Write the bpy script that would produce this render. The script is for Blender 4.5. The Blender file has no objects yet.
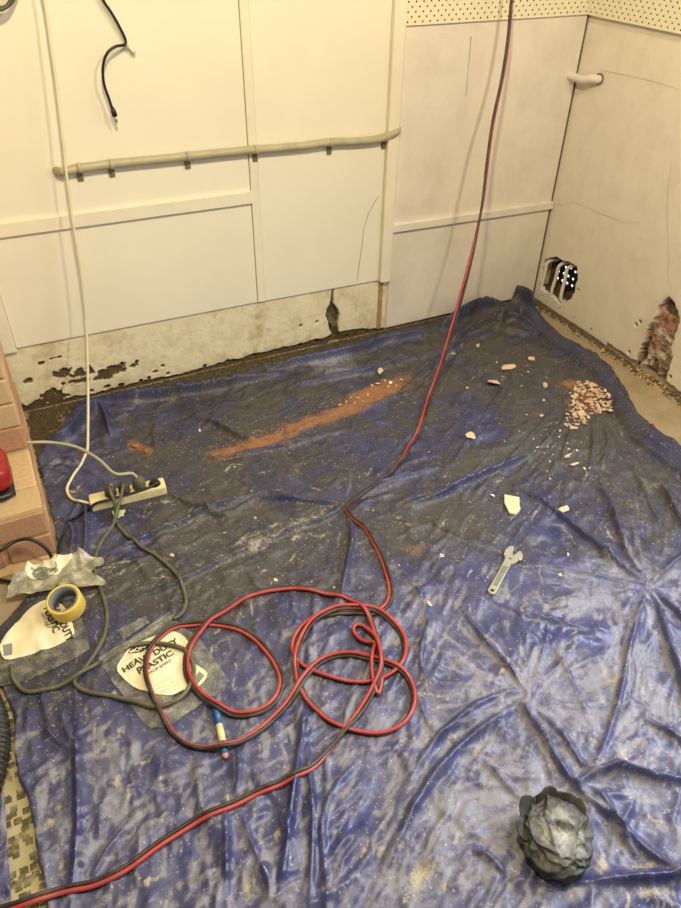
import bpy, bmesh, math, random
import numpy as np
from mathutils import Vector, Matrix
from mathutils.geometry import tessellate_polygon

random.seed(7)
W, H_PX = 681.0, 908.0
col = bpy.context.scene.collection
scene = bpy.context.scene

# ------------------------------------------------------------------ camera
F_PX = 720.6
YAW, PITCH, ROLL = [math.radians(a) for a in (26.158, -38.678, 0.990)]
def cam_rot():
    cy, sy, cp, sp = math.cos(YAW), math.sin(YAW), math.cos(PITCH), math.sin(PITCH)
    f = np.array([sy*cp, cy*cp, sp]); r = np.array([cy, -sy, 0.0]); u = np.cross(r, f)
    cr, sr = math.cos(ROLL), math.sin(ROLL)
    return np.stack([cr*r+sr*u, -sr*r+cr*u, -f], 1)
RM = cam_rot()
CAM = np.array([-2.2754, -2.5152, 1.6])
cd = bpy.data.cameras.new('camera')
cd.sensor_fit = 'VERTICAL'; cd.sensor_height = 24.0; cd.lens = F_PX*24.0/H_PX
cd.clip_start = 0.02
cam = bpy.data.objects.new('camera', cd); col.objects.link(cam)
m4 = Matrix([list(RM[i])+[CAM[i]] for i in range(3)]+[[0, 0, 0, 1]])
cam.matrix_world = m4
scene.camera = cam

# ------------------------------------------------------------------ light and exposure
scene.view_settings.view_transform = 'Standard'
scene.view_settings.look = 'None'
scene.view_settings.gamma = 1.0
scene.view_settings.use_curve_mapping = False
scene.view_settings.exposure = 0.2
world = bpy.data.worlds.new('world'); scene.world = world; world.use_nodes = True
bgn = world.node_tree.nodes['Background']
bgn.inputs[0].default_value = (1.0, 0.92, 0.80, 1); bgn.inputs[1].default_value = 0.22

def lamp(name, kind, loc, energy, color, size=.1, size_y=None, aim=None):
    l = bpy.data.lights.new(name, kind); l.energy = energy; l.color = color
    if kind == 'AREA':
        l.size = size
        if size_y: l.shape = 'RECTANGLE'; l.size_y = size_y
    else:
        l.shadow_soft_size = size
    o = bpy.data.objects.new(name, l); col.objects.link(o); o.location = loc
    if aim is not None:
        o.rotation_euler = (Vector(aim)-Vector(loc)).to_track_quat('-Z', 'Y').to_euler()
    return o
# warm ceiling bulb, a second weaker one, and daylight through the window in the right wall
lamp('ceiling_bulb', 'POINT', (-1.95, -1.75, 2.45), 120, (1.0, 0.87, 0.52), .05)
lamp('ceiling_bulb_far', 'POINT', (-0.95, -1.95, 2.45), 78, (1.0, 0.83, 0.64), .05)
lamp('window_daylight', 'AREA', (0.16, -2.05, 1.45), 34, (0.76, 0.85, 1.0), 1.2, 1.2, aim=(-1.1, -2.15, 0.1)).data.spread = math.radians(125)

# ------------------------------------------------------------------ pixel helpers
def ray(px, py):
    return RM @ np.array([(px-W/2)/F_PX, -(py-H_PX/2)/F_PX, -1.0])
def fl(px, py, z=0.0):
    d = ray(px, py); return CAM + d*((z-CAM[2])/d[2])
def bw(px, py, y=0.0):
    d = ray(px, py); return CAM + d*((y-CAM[1])/d[1])
def rw(px, py, x=0.0):
    d = ray(px, py); return CAM + d*((x-CAM[0])/d[0])
def topix(P):
    P = np.asarray(P, float); q = (P-CAM) @ RM
    return np.stack([W/2+F_PX*q[..., 0]/-q[..., 2], H_PX/2-F_PX*q[..., 1]/-q[..., 2]], -1)

# ------------------------------------------------------------------ materials
def srgb(r, g, b):
    f = lambda c: (c/255/12.92) if c/255 <= .04045 else ((c/255+.055)/1.055)**2.4
    return (f(r), f(g), f(b), 1)
class NT:
    def __init__(s, name):
        s.m = bpy.data.materials.new(name); s.m.use_nodes = True
        s.n = s.m.node_tree.nodes; s.l = s.m.node_tree.links
        s.b = s.n['Principled BSDF']; s.tc = s.n.new('ShaderNodeTexCoord')
    def noise(s, scale, detail=5, rough=.6, vec=None, stretch=None, dist=0):
        t = s.n.new('ShaderNodeTexNoise'); t.inputs['Scale'].default_value = scale
        t.inputs['Detail'].default_value = detail; t.inputs['Roughness'].default_value = rough
        t.inputs['Distortion'].default_value = dist
        v = vec or s.tc.outputs['Object']
        if stretch:
            mp = s.n.new('ShaderNodeMapping'); mp.inputs['Scale'].default_value = stretch[:3]
            if len(stretch) > 3: mp.inputs['Rotation'].default_value = (0, 0, stretch[3])
            s.l.new(v, mp.inputs['Vector']); v = mp.outputs[0]
        s.l.new(v, t.inputs['Vector']); return t.outputs['Fac']
    def ramp(s, fac, lo, hi, c0=(0, 0, 0, 1), c1=(1, 1, 1, 1)):
        r = s.n.new('ShaderNodeValToRGB'); e = r.color_ramp.elements
        e[0].position = lo; e[1].position = hi; e[0].color = c0; e[1].color = c1
        s.l.new(fac, r.inputs[0]); return r.outputs[0]
    def math(s, op, a, b=None, clamp=False):
        t = s.n.new('ShaderNodeMath'); t.operation = op; t.use_clamp = clamp
        for i, v in enumerate((a, b)):
            if v is None: continue
            if isinstance(v, (int, float)): t.inputs[i].default_value = v
            else: s.l.new(v, t.inputs[i])
        return t.outputs[0]
    def mix(s, fac, a, b):
        t = s.n.new('ShaderNodeMix'); t.data_type = 'RGBA'
        for sock, v in ((t.inputs[0], fac), (t.inputs[6], a), (t.inputs[7], b)):
            if isinstance(v, (int, float)): sock.default_value = v
            elif isinstance(v, tuple): sock.default_value = v
            else: s.l.new(v, sock)
        return t.outputs[2]
    def bump(s, h, strength=.3, dist=.01, prev=None):
        t = s.n.new('ShaderNodeBump'); t.inputs['Strength'].default_value = strength
        t.inputs['Distance'].default_value = dist; s.l.new(h, t.inputs['Height'])
        if prev: s.l.new(prev, t.inputs['Normal'])
        return t.outputs[0]
    def set(s, name, v):
        i = s.b.inputs[name]
        if isinstance(v, (int, float, tuple)): i.default_value = v
        else: s.l.new(v, i)
        return s
def simple(name, c, rough=.5, var=.15, vscale=20, bump=0, bscale=60, metal=0, dirt=None, dirt_amt=.5, spec=.5):
    t = NT(name)
    dark = tuple(x*(1-var) for x in c[:3])+(1,); lite = tuple(min(1, x*(1+var)) for x in c[:3])+(1,)
    cc = t.mix(t.ramp(t.noise(vscale), .3, .7), dark, lite)
    if dirt:
        cc = t.mix(t.math('MULTIPLY', t.ramp(t.noise(vscale*1.7, 7, .7), .45, .7), dirt_amt), cc, dirt)
    t.set('Base Color', cc).set('Roughness', rough).set('Metallic', metal).set('Specular IOR Level', spec)
    if bump: t.set('Normal', t.bump(t.noise(bscale, 6), bump, .004))
    return t.m
def plaster_mat(name, c, d, damt, bmp, under):
    t = NT(name)
    a = t.n.new('ShaderNodeAttribute'); a.attribute_name = 'peel'
    sep = t.n.new('ShaderNodeSeparateColor'); t.l.new(a.outputs['Color'], sep.inputs[0])
    cc = t.mix(t.ramp(t.noise(6), .3, .7), tuple(x*.95 for x in c[:3])+(1,), c)
    cc = t.mix(t.math('MULTIPLY', t.ramp(t.noise(11, 8, .7), .45, .75), damt), cc, d)
    cc = t.mix(sep.outputs[1], cc, t.mix(t.noise(60, 5), tuple(x*.8 for x in d[:3])+(1,), d))
    cc = t.mix(sep.outputs[2], cc, t.mix(t.ramp(t.noise(30, 5), .35, .65), srgb(134, 76, 58), srgb(172, 116, 92)))
    dk = t.mix(t.ramp(t.noise(55, 6, .7), .35, .7), tuple(x*.45 for x in under[:3])+(1,), under)
    cc = t.mix(sep.outputs[0], cc, dk)
    t.set('Base Color', cc).set('Roughness', .75).set('Normal', t.bump(t.noise(34, 7, .65), bmp, .005))
    return t.m
M = {}
M['panel'] = simple('painted hardboard', srgb(234, 228, 208), .45, .03, 3, .05, 40)
M['panel_worn'] = simple('worn painted hardboard', srgb(226, 218, 204), .5, .05, 4, .06, 40, dirt=srgb(196, 182, 160), dirt_amt=.35)
M['batten'] = simple('painted timber', srgb(232, 224, 202), .45, .05, 6, .08, 50)
M['timber_raw'] = simple('raw timber edge', srgb(172, 138, 88), .7, .2, 30)
M['plaster'] = plaster_mat('rough painted plaster', srgb(232, 222, 190), srgb(192, 172, 128), .6, .6, srgb(104, 86, 56))
M['plaster_right'] = plaster_mat('bare painted plaster', srgb(232, 222, 204), srgb(204, 186, 160), .40, .25, srgb(104, 78, 58))
M['masonry'] = simple('dark old masonry', srgb(104, 88, 62), .9, .4, 40, 1, 60, dirt=srgb(60, 48, 34), dirt_amt=.8)
M['brick_rough'] = simple('broken red brick', srgb(150, 84, 62), .9, .35, 30, 1, 50, dirt=srgb(206, 180, 156), dirt_amt=.75)
M['grit'] = simple('dark damp grit', srgb(84, 72, 50), .95, .3, 40)
M['black'] = simple('dark void', srgb(22, 19, 16), .9, .2)  # near-black paints the shaded depth behind holes; also colours the vent plate
M['concrete'] = simple('dusty tan concrete', srgb(160, 142, 110), .8, .1, 6, .3, 80, dirt=srgb(122, 104, 74), dirt_amt=.5)
M['brick'] = simple('hearth brick', srgb(188, 140, 106), .9, .18, 14, .8, 70, dirt=srgb(212, 178, 138), dirt_amt=.6)
M['brick_tan'] = simple('sandy hearth brick', srgb(212, 180, 138), .9, .12, 14, .8, 70, dirt=srgb(222, 190, 142), dirt_amt=.5)
M['mortar'] = simple('sandy mortar', srgb(190, 160, 112), .95, .15, 25, .8, 60)
M['peg'] = simple('pegboard', srgb(232, 222, 192), .5, .03, 5)
M['conduit'] = simple('grey conduit', srgb(176, 168, 136), .45, .08, 12, .05, 40, dirt=srgb(140, 128, 98), dirt_amt=.5)
M['clip'] = simple('conduit clip', srgb(112, 106, 80), .5, .15, 30)
M['white_cord'] = simple('white flex', srgb(222, 214, 178), .45, .08, 15)
M['cream_plastic'] = simple('cream plastic', srgb(226, 212, 160), .4, .06, 20, dirt=srgb(170, 150, 110), dirt_amt=.45)
M['olive_cord'] = simple('grey green flex', srgb(86, 84, 62), .55, .15, 20, dirt=srgb(134, 126, 98), dirt_amt=.45)
M['dark_cord'] = simple('dark grey flex', srgb(58, 56, 44), .5, .2, 20, dirt=srgb(120, 112, 86), dirt_amt=.4)
M['black_cord'] = simple('black flex', srgb(24, 22, 19), .4, .2, 20)
M['red_core'] = simple('red hose', srgb(168, 52, 47), .42, .14, 9, dirt=srgb(176, 110, 96), dirt_amt=.5)
M['black_core'] = simple('black hose', srgb(40, 34, 30), .5, .2, 9, dirt=srgb(110, 98, 84), dirt_amt=.6)
M['steel'] = simple('dusty steel', srgb(182, 180, 166), .36, .10, 40, metal=.5, dirt=srgb(176, 168, 146), dirt_amt=.5)
M['steel_dark'] = simple('dark steel', srgb(132, 136, 116), .5, .15, 40, metal=.6)
M['tape'] = simple('yellow tape', srgb(226, 196, 84), .5, .1, 12, dirt=srgb(206, 176, 104), dirt_amt=.5)
M['tape_core'] = simple('grey blue card core', srgb(116, 122, 124), .8, .15, 30)
M['red_plastic'] = simple('red plastic', srgb(150, 28, 24), .35, .1, 15)
M['pen_blue'] = simple('blue pen barrel', srgb(38, 92, 146), .35, .15, 30)
M['pen_cream'] = simple('cream pen band', srgb(222, 208, 150), .5, .08, 40)
M['pen_pink'] = simple('pink pen tip', srgb(196, 130, 122), .6, .1, 40)
M['hose_black'] = simple('black ribbed hose', srgb(34, 33, 28), .4, .2, 40, dirt=srgb(110, 104, 84), dirt_amt=.35)
M['frag'] = simple('plaster fragment', srgb(222, 200, 160), .9, .2, 50, .5, 120, dirt=srgb(160, 110, 80), dirt_amt=.4)
M['frag_pink'] = simple('pink plaster fragment', srgb(206, 168, 136), .9, .2, 50, .5, 120, dirt=srgb(226, 200, 164), dirt_amt=.5)
M['frag_white'] = simple('white plaster fragment', srgb(230, 222, 200), .9, .1, 50, .5, 120)
M['frag_orange'] = simple('orange brick crumb', srgb(160, 112, 74), .95, .3, 60, .5, 120)
M['tile'] = simple('pale cream tile', srgb(206, 197, 154), .5, .05, 30)
M['label'] = simple('printed card label', srgb(236, 226, 188), .55, .04, 12, dirt=srgb(210, 180, 130), dirt_amt=.35)
M['crack'] = simple('hairline crack', srgb(150, 128, 98), .9, .2)
M['ink'] = simple('black print', srgb(40, 40, 34), .6, .1)
M['ink_grey'] = simple('grey print', srgb(130, 132, 120), .6, .1)
M['green_print'] = simple('green and white tag', srgb(178, 204, 150), .5, .3, 60)
def bag_mat(name='dusty clear plastic', alpha0=.24, c0=srgb(104, 102, 90), c1=srgb(196, 190, 168)):
    t = NT(name)
    n = t.ramp(t.noise(22, 7, .7), .35, .75)
    t.set('Base Color', t.mix(n, c0, c1))
    t.set('Roughness', .2).set('Alpha', t.math('ADD', t.math('MULTIPLY', n, .45), alpha0))
    t.set('Normal', t.bump(t.noise(45, 5), .5, .006))
    return t.m
M['bag'] = bag_mat()
M['bag_white'] = bag_mat('milky torn plastic', .62, srgb(150, 144, 120), srgb(206, 200, 176))
def lino_mat():
    t = NT('patterned linoleum')
    v = t.n.new('ShaderNodeTexVoronoi'); v.inputs['Scale'].default_value = 58; v.distance = 'CHEBYCHEV'
    t.l.new(t.tc.outputs['Object'], v.inputs['Vector'])
    big = t.ramp(t.noise(13, 2), .36, .44)
    d = t.math('MULTIPLY', t.ramp(v.outputs['Distance'], .42, .44, (1, 1, 1, 1), (0, 0, 0, 1)), big)
    cc = t.mix(d, srgb(176, 164, 128), srgb(84, 74, 44))
    cc = t.mix(t.ramp(t.noise(30, 6, .7), .45, .75), cc, srgb(170, 158, 120))
    t.set('Base Color', cc).set('Roughness', .5)
    return t.m
M['lino'] = lino_mat()
def tarp_mat():
    t = NT('dusty blue plastic sheet')
    a = t.n.new('ShaderNodeAttribute'); a.attribute_name = 'dirt'
    sep = t.n.new('ShaderNodeSeparateColor'); t.l.new(a.outputs['Color'], sep.inputs[0])
    dust, soil, orange = sep.outputs[0], sep.outputs[1], sep.outputs[2]; tan = a.outputs['Alpha']
    n1 = t.noise(46, 8, .75); n1b = t.noise(85, 6, .75); n2 = t.noise(9, 6, .65, dist=.6); n3 = t.noise(150, 4, .7)
    blue = t.mix(t.ramp(n2, .3, .7), srgb(29, 32, 76), srgb(41, 48, 112))
    def mask(src, gain, lo, hi, n=n1):
        return t.ramp(t.math('ADD', src, t.math('MULTIPLY', t.math('SUBTRACT', n, .5), gain)), lo, hi)
    c = t.mix(t.math('MULTIPLY', mask(dust, 1.2, .05, 1.0), .82), blue, srgb(96, 96, 110))
    c = t.mix(t.math('MULTIPLY', mask(dust, 1.3, .66, 1.0, n1b), .5), c, srgb(146, 143, 146))
    c = t.mix(t.math('MULTIPLY', mask(soil, 1.9, .12, .85), .86), c, srgb(31, 31, 36))
    c = t.mix(t.math('MULTIPLY', mask(soil, 1.4, .50, .95, n3), .5), c, srgb(92, 87, 78))
    c = t.mix(mask(tan, 2.0, .34, .85, n1b), c, srgb(160, 150, 126))
    c = t.mix(mask(orange, .9, .3, .7), c, t.mix(n1, srgb(98, 64, 42), srgb(164, 118, 80)))
    speck = t.math('MULTIPLY', t.ramp(t.noise(150, 3, .6), .645, .69), .6)
    c = t.mix(speck, c, srgb(196, 188, 168))
    tot = t.math('ADD', t.math('ADD', dust, soil), t.math('ADD', tan, orange), True)
    rough = t.math('ADD', .27, t.math('MULTIPLY', tot, .26))
    t.set('Base Color', c).set('Roughness', rough).set('Specular IOR Level', .5)
    rd = t.n.new('ShaderNodeTexNoise'); rd.noise_type = 'RIDGED_MULTIFRACTAL'; rd.inputs['Scale'].default_value = 7
    rd.inputs['Detail'].default_value = 4; rd.inputs['Distortion'].default_value = .5; t.l.new(t.tc.outputs['Object'], rd.inputs['Vector'])
    b1 = t.bump(rd.outputs['Fac'], .6, .012)
    t.set('Normal', t.bump(t.noise(120, 4), .15, .003, b1))
    return t.m
M['tarp'] = tarp_mat()
def ball_mat():
    t = NT('dusty black crumpled plastic')
    a = t.n.new('ShaderNodeAttribute'); a.attribute_name = 'dirt'
    f = t.ramp(t.math('ADD', a.outputs['Fac'], t.math('MULTIPLY', t.math('SUBTRACT', t.noise(40, 7, .7), .5), .9)), .25, .9)
    t.set('Base Color', t.mix(f, srgb(66, 66, 60), srgb(176, 171, 158))).set('Roughness', .5)
    t.set('Normal', t.bump(t.noise(60, 6), .6, .005))
    return t.m
M['ball'] = ball_mat()
def emit(name, c, s):
    t = NT(name); t.set('Base Color', c).set('Emission Color', c).set('Emission Strength', s); return t.m
M['daylight'] = emit('glow for vent daylight', (.86, .94, 1, 1), 1.6)

# ------------------------------------------------------------------ object helpers
def mesh(name, verts, faces, mat, parent=None, smooth=False):
    me = bpy.data.meshes.new(name)
    me.from_pydata([tuple(map(float, v)) for v in verts], [], [tuple(f) for f in faces])
    if mat is not None: me.materials.append(M[mat] if isinstance(mat, str) else mat)
    if smooth: me.shade_smooth()
    me.update()
    o = bpy.data.objects.new(name, me); col.objects.link(o)
    if parent is not None: o.parent = parent
    return o
def from_bm(name, bm, mat, parent=None, smooth=False):
    me = bpy.data.meshes.new(name); bm.to_mesh(me); bm.free()
    me.materials.append(M[mat])
    if smooth: me.shade_smooth()
    o = bpy.data.objects.new(name, me); col.objects.link(o)
    if parent is not None: o.parent = parent
    return o
def tag(o, label=None, cat=None, group=None, kind=None):
    if label: o['label'] = label
    if cat: o['category'] = cat
    if group: o['group'] = group
    if kind: o['kind'] = kind
    return o
def thing(name, label, cat, loc=(0, 0, 0), rz=0, group=None):
    o = bpy.data.objects.new(name, None); col.objects.link(o); o.empty_display_size = .05
    o.location = tuple(map(float, loc)); o.rotation_euler = (0, 0, rz)
    return tag(o, label, cat, group)
def bevel(o, w, seg=2):
    md = o.modifiers.new('bevel', 'BEVEL'); md.width = w; md.segments = seg; md.limit_method = 'ANGLE'
    return o
def box(name, a, b, mat, parent=None, bev=0):
    x0, y0, z0 = a; x1, y1, z1 = b
    v = [(x0, y0, z0), (x1, y0, z0), (x1, y1, z0), (x0, y1, z0), (x0, y0, z1), (x1, y0, z1), (x1, y1, z1), (x0, y1, z1)]
    f = [(0, 3, 2, 1), (4, 5, 6, 7), (0, 1, 5, 4), (1, 2, 6, 5), (2, 3, 7, 6), (3, 0, 4, 7)]
    o = mesh(name, v, f, mat, parent)
    if bev: bevel(o, bev)
    return o
def slab(name, outer, holes, fmap, mat, parent=None):
    """polygon with holes in (u,v); fmap(u,v,d) -> xyz with d=0 face and d=1 back."""
    loops = [list(outer)]+[list(h) for h in holes]
    tris = tessellate_polygon([[Vector((u, v, 0)) for u, v in L] for L in loops])
    flat = [p for L in loops for p in L]; n = len(flat)
    verts = [fmap(u, v, 0) for u, v in flat]+[fmap(u, v, 1) for u, v in flat]
    faces = [tuple(t) for t in tris]+[tuple(i+n for i in reversed(t)) for t in tris]
    k = 0
    for L in loops:
        m = len(L)
        for i in range(m):
            a, b = k+i, k+(i+1) % m; faces.append((a, b, b+n, a+n))
        k += m
    o = mesh(name, verts, faces, mat, parent)
    bm = bmesh.new(); bm.from_mesh(o.data); bmesh.ops.recalc_face_normals(bm, faces=bm.faces); bm.to_mesh(o.data); bm.free()
    return o
def blob(cx, cy, rx, ry, seed, n=22, rough=.35):
    rg = random.Random(seed); ph = [rg.uniform(0, 6.28) for _ in range(6)]; out = []
    for i in range(n):
        a = 2*math.pi*i/n
        r = 1+rough*sum(math.sin((k+2)*a+ph[k])/(k+1.6) for k in range(5))+rg.uniform(-.12, .12)*rough*2
        r = max(.3, r); out.append((cx+rx*r*math.cos(a), cy+ry*r*math.sin(a)))
    return out
def circle(cx, cy, r, n=8):
    return [(cx+r*math.cos(2*math.pi*i/n), cy+r*math.sin(2*math.pi*i/n)) for i in range(n)]
def catmull(P, step=.012):
    P = [np.asarray(p, float) for p in P]; P = [2*P[0]-P[1]]+P+[2*P[-1]-P[-2]]; out = []
    for i in range(1, len(P)-2):
        p0, p1, p2, p3 = P[i-1:i+3]; n = max(2, int(np.linalg.norm(p2-p1)/step))
        # centripetal parametrisation
        t0 = 0; t1 = t0+max(1e-4, np.linalg.norm(p1-p0))**.5; t2 = t1+max(1e-4, np.linalg.norm(p2-p1))**.5; t3 = t2+max(1e-4, np.linalg.norm(p3-p2))**.5
        for k in range(n):
            t = t1+(t2-t1)*k/n
            a1 = (t1-t)/(t1-t0)*p0+(t-t0)/(t1-t0)*p1; a2 = (t2-t)/(t2-t1)*p1+(t-t1)/(t2-t1)*p2; a3 = (t3-t)/(t3-t2)*p2+(t-t2)/(t3-t2)*p3
            b1 = (t2-t)/(t2-t0)*a1+(t-t0)/(t2-t0)*a2; b2 = (t3-t)/(t3-t1)*a2+(t-t1)/(t3-t1)*a3
            out.append((t2-t)/(t2-t1)*b1+(t-t1)/(t2-t1)*b2)
    out.append(P[-2]); return np.array(out)
def frames(P):
    P = np.asarray(P, float); T = np.gradient(P, axis=0); T /= np.linalg.norm(T, axis=1)[:, None]+1e-9
    up = np.array([0, 0, 1.]) if abs(T[0][2]) < .9 else np.array([0, 1., 0])
    n = np.cross(T[0], up); n /= np.linalg.norm(n); N = [n]
    for i in range(1, len(P)):
        n = N[-1]-T[i]*(N[-1] @ T[i]); n /= np.linalg.norm(n)+1e-9; N.append(n)
    N = np.array(N); return T, N, np.cross(T, N)
def tube(name, P, r, mat, parent=None, n=8, cap=True):
    P = np.asarray(P, float); T, N, B = frames(P); k = len(P)
    R = np.broadcast_to(np.asarray(r, float), (k,))
    v = []; f = []
    for i in range(k):
        for j in range(n):
            a = 2*math.pi*j/n; v.append(P[i]+R[i]*(math.cos(a)*N[i]+math.sin(a)*B[i]))
    for i in range(k-1):
        for j in range(n):
            f.append((i*n+j, i*n+(j+1) % n, (i+1)*n+(j+1) % n, (i+1)*n+j))
    if cap: f.append(tuple(range(n-1, -1, -1))); f.append(tuple((k-1)*n+j for j in range(n)))
    o = mesh(name, v, f, mat, parent, True); return o
def lathe(name, prof, mat, parent=None, n=24, closed=False):
    v = []; f = []; k = len(prof)
    for r, z in prof:
        for j in range(n): a = 2*math.pi*j/n; v.append((r*math.cos(a), r*math.sin(a), z))
    for i in range(k if closed else k-1):
        i2 = (i+1) % k
        for j in range(n): f.append((i*n+j, i*n+(j+1) % n, i2*n+(j+1) % n, i2*n+j))
    if not closed:
        if prof[0][0] > 1e-6: f.append(tuple(range(n-1, -1, -1)))
        if prof[-1][0] > 1e-6: f.append(tuple((k-1)*n+j for j in range(n)))
    return mesh(name, v, f, mat, parent, True)
def ribbon(name, pts, w, fnorm, mat, parent):
    """thin raised strip along 3-D points lying on a wall with outward normal fnorm"""
    pts = np.asarray(pts, float); nn = np.asarray(fnorm, float); v = []; f = []
    for i, p in enumerate(pts):
        t = pts[min(i+1, len(pts)-1)]-pts[max(i-1, 0)]; s = np.cross(t, nn); s /= np.linalg.norm(s)+1e-9
        ww = w*(.5+.5*math.sin(i*2.1)**2)
        v += [p+s*ww+nn*.0008, p-s*ww+nn*.0008]
    for i in range(len(pts)-1): f.append((2*i, 2*i+1, 2*i+3, 2*i+2))
    return mesh(name, v, f, mat, parent)
def setw(o, P): o.location = tuple(map(float, P)); return o

# ------------------------------------------------------------------ the setting
# floor
fo = box('floor', (-3.4, -3.4, -.12), (.25, .25, 0), 'concrete'); tag(fo, 'dusty tan concrete floor', kind='structure')
li = box('floor_linoleum', (-3.4, -3.3, 0), (-2.2, -1.25, .0015), 'lino'); tag(li, 'patterned beige linoleum floor patch', kind='structure')

# ---- back wall: old plaster skin over masonry, hardboard panels, battens, pegboard
wb = box('wall_back', (-3.4, .034, -.12), (.25, .16, 2.6), 'masonry'); tag(wb, 'old masonry wall behind panels and plaster', kind='structure')
def bpx(px, py): p = bw(px, py); return (p[0], p[2])
def vn(X, Y, scale, seed):
    g = np.random.RandomState(seed).rand(256, 256); u, v = X*scale+700, Y*scale+700; i, j = np.floor(u).astype(int), np.floor(v).astype(int); a, b = u-i, v-j
    a = a*a*(3-2*a); b = b*b*(3-2*b); q = lambda m, n: g[(j+n) % 256, (i+m) % 256]
    return (q(0, 0)*(1-a)+q(1, 0)*a)*(1-b)+(q(0, 1)*(1-a)+q(1, 1)*a)*b
def vf(X, Y, s, k, o=4): return sum(vn(X, Y, s*2**i, k+i)*.5**i for i in range(o))/sum(.5**i for i in range(o))
def relief(name, u0, u1, v0, v1, step, fdepth, fmap, mat, parent):
    """a stretch of wall surface as a relief grid: fdepth(U,V) -> depth into the wall, peel, dirt, red"""
    nu, nv = int((u1-u0)/step), int((v1-v0)/step); U, V = np.meshgrid(np.linspace(u0, u1, nu+1), np.linspace(v0, v1, nv+1))
    D, a, b, c = fdepth(U, V); P = fmap(U, V, D); co = np.stack([p.ravel() for p in P], 1)
    k = (np.arange(nv)[:, None]*(nu+1)+np.arange(nu)[None]).ravel(); q = np.stack([k, k+1, k+nu+2, k+nu+1], 1)
    me = bpy.data.meshes.new(name); me.from_pydata([], [], []); me.vertices.add(len(co)); me.vertices.foreach_set('co', co.ravel().astype('f4'))
    me.loops.add(q.size); me.loops.foreach_set('vertex_index', q.ravel().astype('i4')); me.polygons.add(len(q)); me.polygons.foreach_set('loop_start', np.arange(0, q.size, 4, dtype='i4'))
    me.update(calc_edges=True); me.validate()
    at = me.color_attributes.new('peel', 'FLOAT_COLOR', 'POINT'); at.data.foreach_set('color', np.stack([a.ravel(), b.ravel(), c.ravel(), np.ones(a.size)], 1).ravel().astype('f4'))
    me.materials.append(M[mat]); o = bpy.data.objects.new(name, me); col.objects.link(o); o.parent = parent; return o
def ell(U, V, c, ru, rv, jit): return ((U-c[0])/ru)**2+((V-c[1])/rv)**2+jit
crack = [(332, 286), (334.5, 286), (334, 297), (334, 304), (338, 309), (340, 316), (338, 325), (340, 335), (339, 346), (346, 350), (340, 358), (331, 360), (318, 358),
         (331, 345), (328, 340), (332, 334), (329, 328), (328, 321), (326, 316), (327, 309), (330, 304), (331, 297)]
def inpoly(X, Y, P):
    ins = np.zeros(X.shape, bool); n = len(P)
    for i in range(n):
        (x0, y0), (x1, y1) = P[i], P[(i+1) % n]
        if y0 != y1: ins ^= ((y0 > Y) != (y1 > Y)) & (X < (x1-x0)*(Y-y0)/(y1-y0)+x0)
    return ins
def back_depth(U, V):
    j = (vf(U, V, 55, 5)-.5)*3.2; peel = np.zeros(U.shape); D = .0025*(vf(U, V, 18, 3)-.5)+.0012*(vf(U, V, 90, 9)-.5)
    for px, py, rx, ry in [(63, 372, 8, 5.5), (79, 374, 7, 5), (90, 371, 5, 5), (74, 382, 9, 2.6), (116, 370, 14, 5.5), (105, 376, 6, 4.5), (97, 379, 4, 2.6), (86, 380, 4, 3.4), (51, 394, 9, 5.5), (60, 398, 8, 4),
            (36, 404, 15, 4), (50, 408, 14, 3), (29, 413, 5, 4), (34, 411, 4, 2.6), (107, 387, 3.4, 2), (121, 386, 3.6, 2.4), (41, 363, 3, 2.2), (55, 358, 5, 1.4), (29, 381, 4, 2.4), (133, 366, 5, 2), (155, 372, 3, 1.6), (168, 384, 14, 2), (142, 388, 8, 1.6), (200, 377, 5, 2)]:
        c = bpx(px, py); peel = np.maximum(peel, ell(U, V, c, rx*.0043, ry*.0039, j) < 1.0)
    px0 = (U+2.38)/1.5                                # the crumbled foot of the wall
    foot = V < .010+.020*vf(U, V*0, 22, 31)+.028*np.exp(-((U+1.06)/.09)**2)+.02*np.exp(-((U+.95)/.05)**2)*vf(U, V, 60, 7)+.014*np.exp(-((U+1.35)/.2)**2)
    peel = np.maximum(peel, foot)
    for px, py in [(149, 378), (163, 366), (168, 374), (205, 366), (228, 361), (234, 361), (255, 356), (278, 351), (301, 326), (317, 322), (301, 346), (318, 342), (348, 337), (368, 334), (141, 381), (122, 364), (137, 362), (361, 340), (92, 391)]:
        c = bpx(px, py); m = ell(U, V, c, .0078, .0080, j*.12) < 1; peel = np.maximum(peel, m*1.0); D = np.where(m, .024, D)
    cr_ = inpoly(U+.004*(vf(U, V, 90, 15)-.5), V, [bpx(*p) for p in crack]); peel = np.maximum(peel, cr_)
    c2 = bpx(340, 340); mid = ell(U, V, c2, .10, .10, 0)
    D = D+peel*(.006+.006*vf(U, V, 40, 44))+cr_*.012
    dirt = np.clip(1.5*(vf(U, V, 12, 61)-.52)+1.3*(vf(U, V, 45, 66)-.55)+.5*np.exp(-V/.03)+.25*np.exp(-((U+2.2)/.3)**2), 0, .85)
    return D, peel, dirt*(1-peel), peel*0
SX1 = bpx(391, 210)[0]
relief('plaster_strip', -2.42, SX1, .0, .30, .0026, back_depth, lambda U, V, D: (U, D, V), 'plaster', wb)
sk = slab('plaster_skin', [(-3.4, .30), (SX1, .30), (SX1, .012), (.2, .02), (.2, 2.6), (-3.4, 2.6)], [], lambda u, v, d: (u, .0115*d, v), 'plaster', wb)
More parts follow.
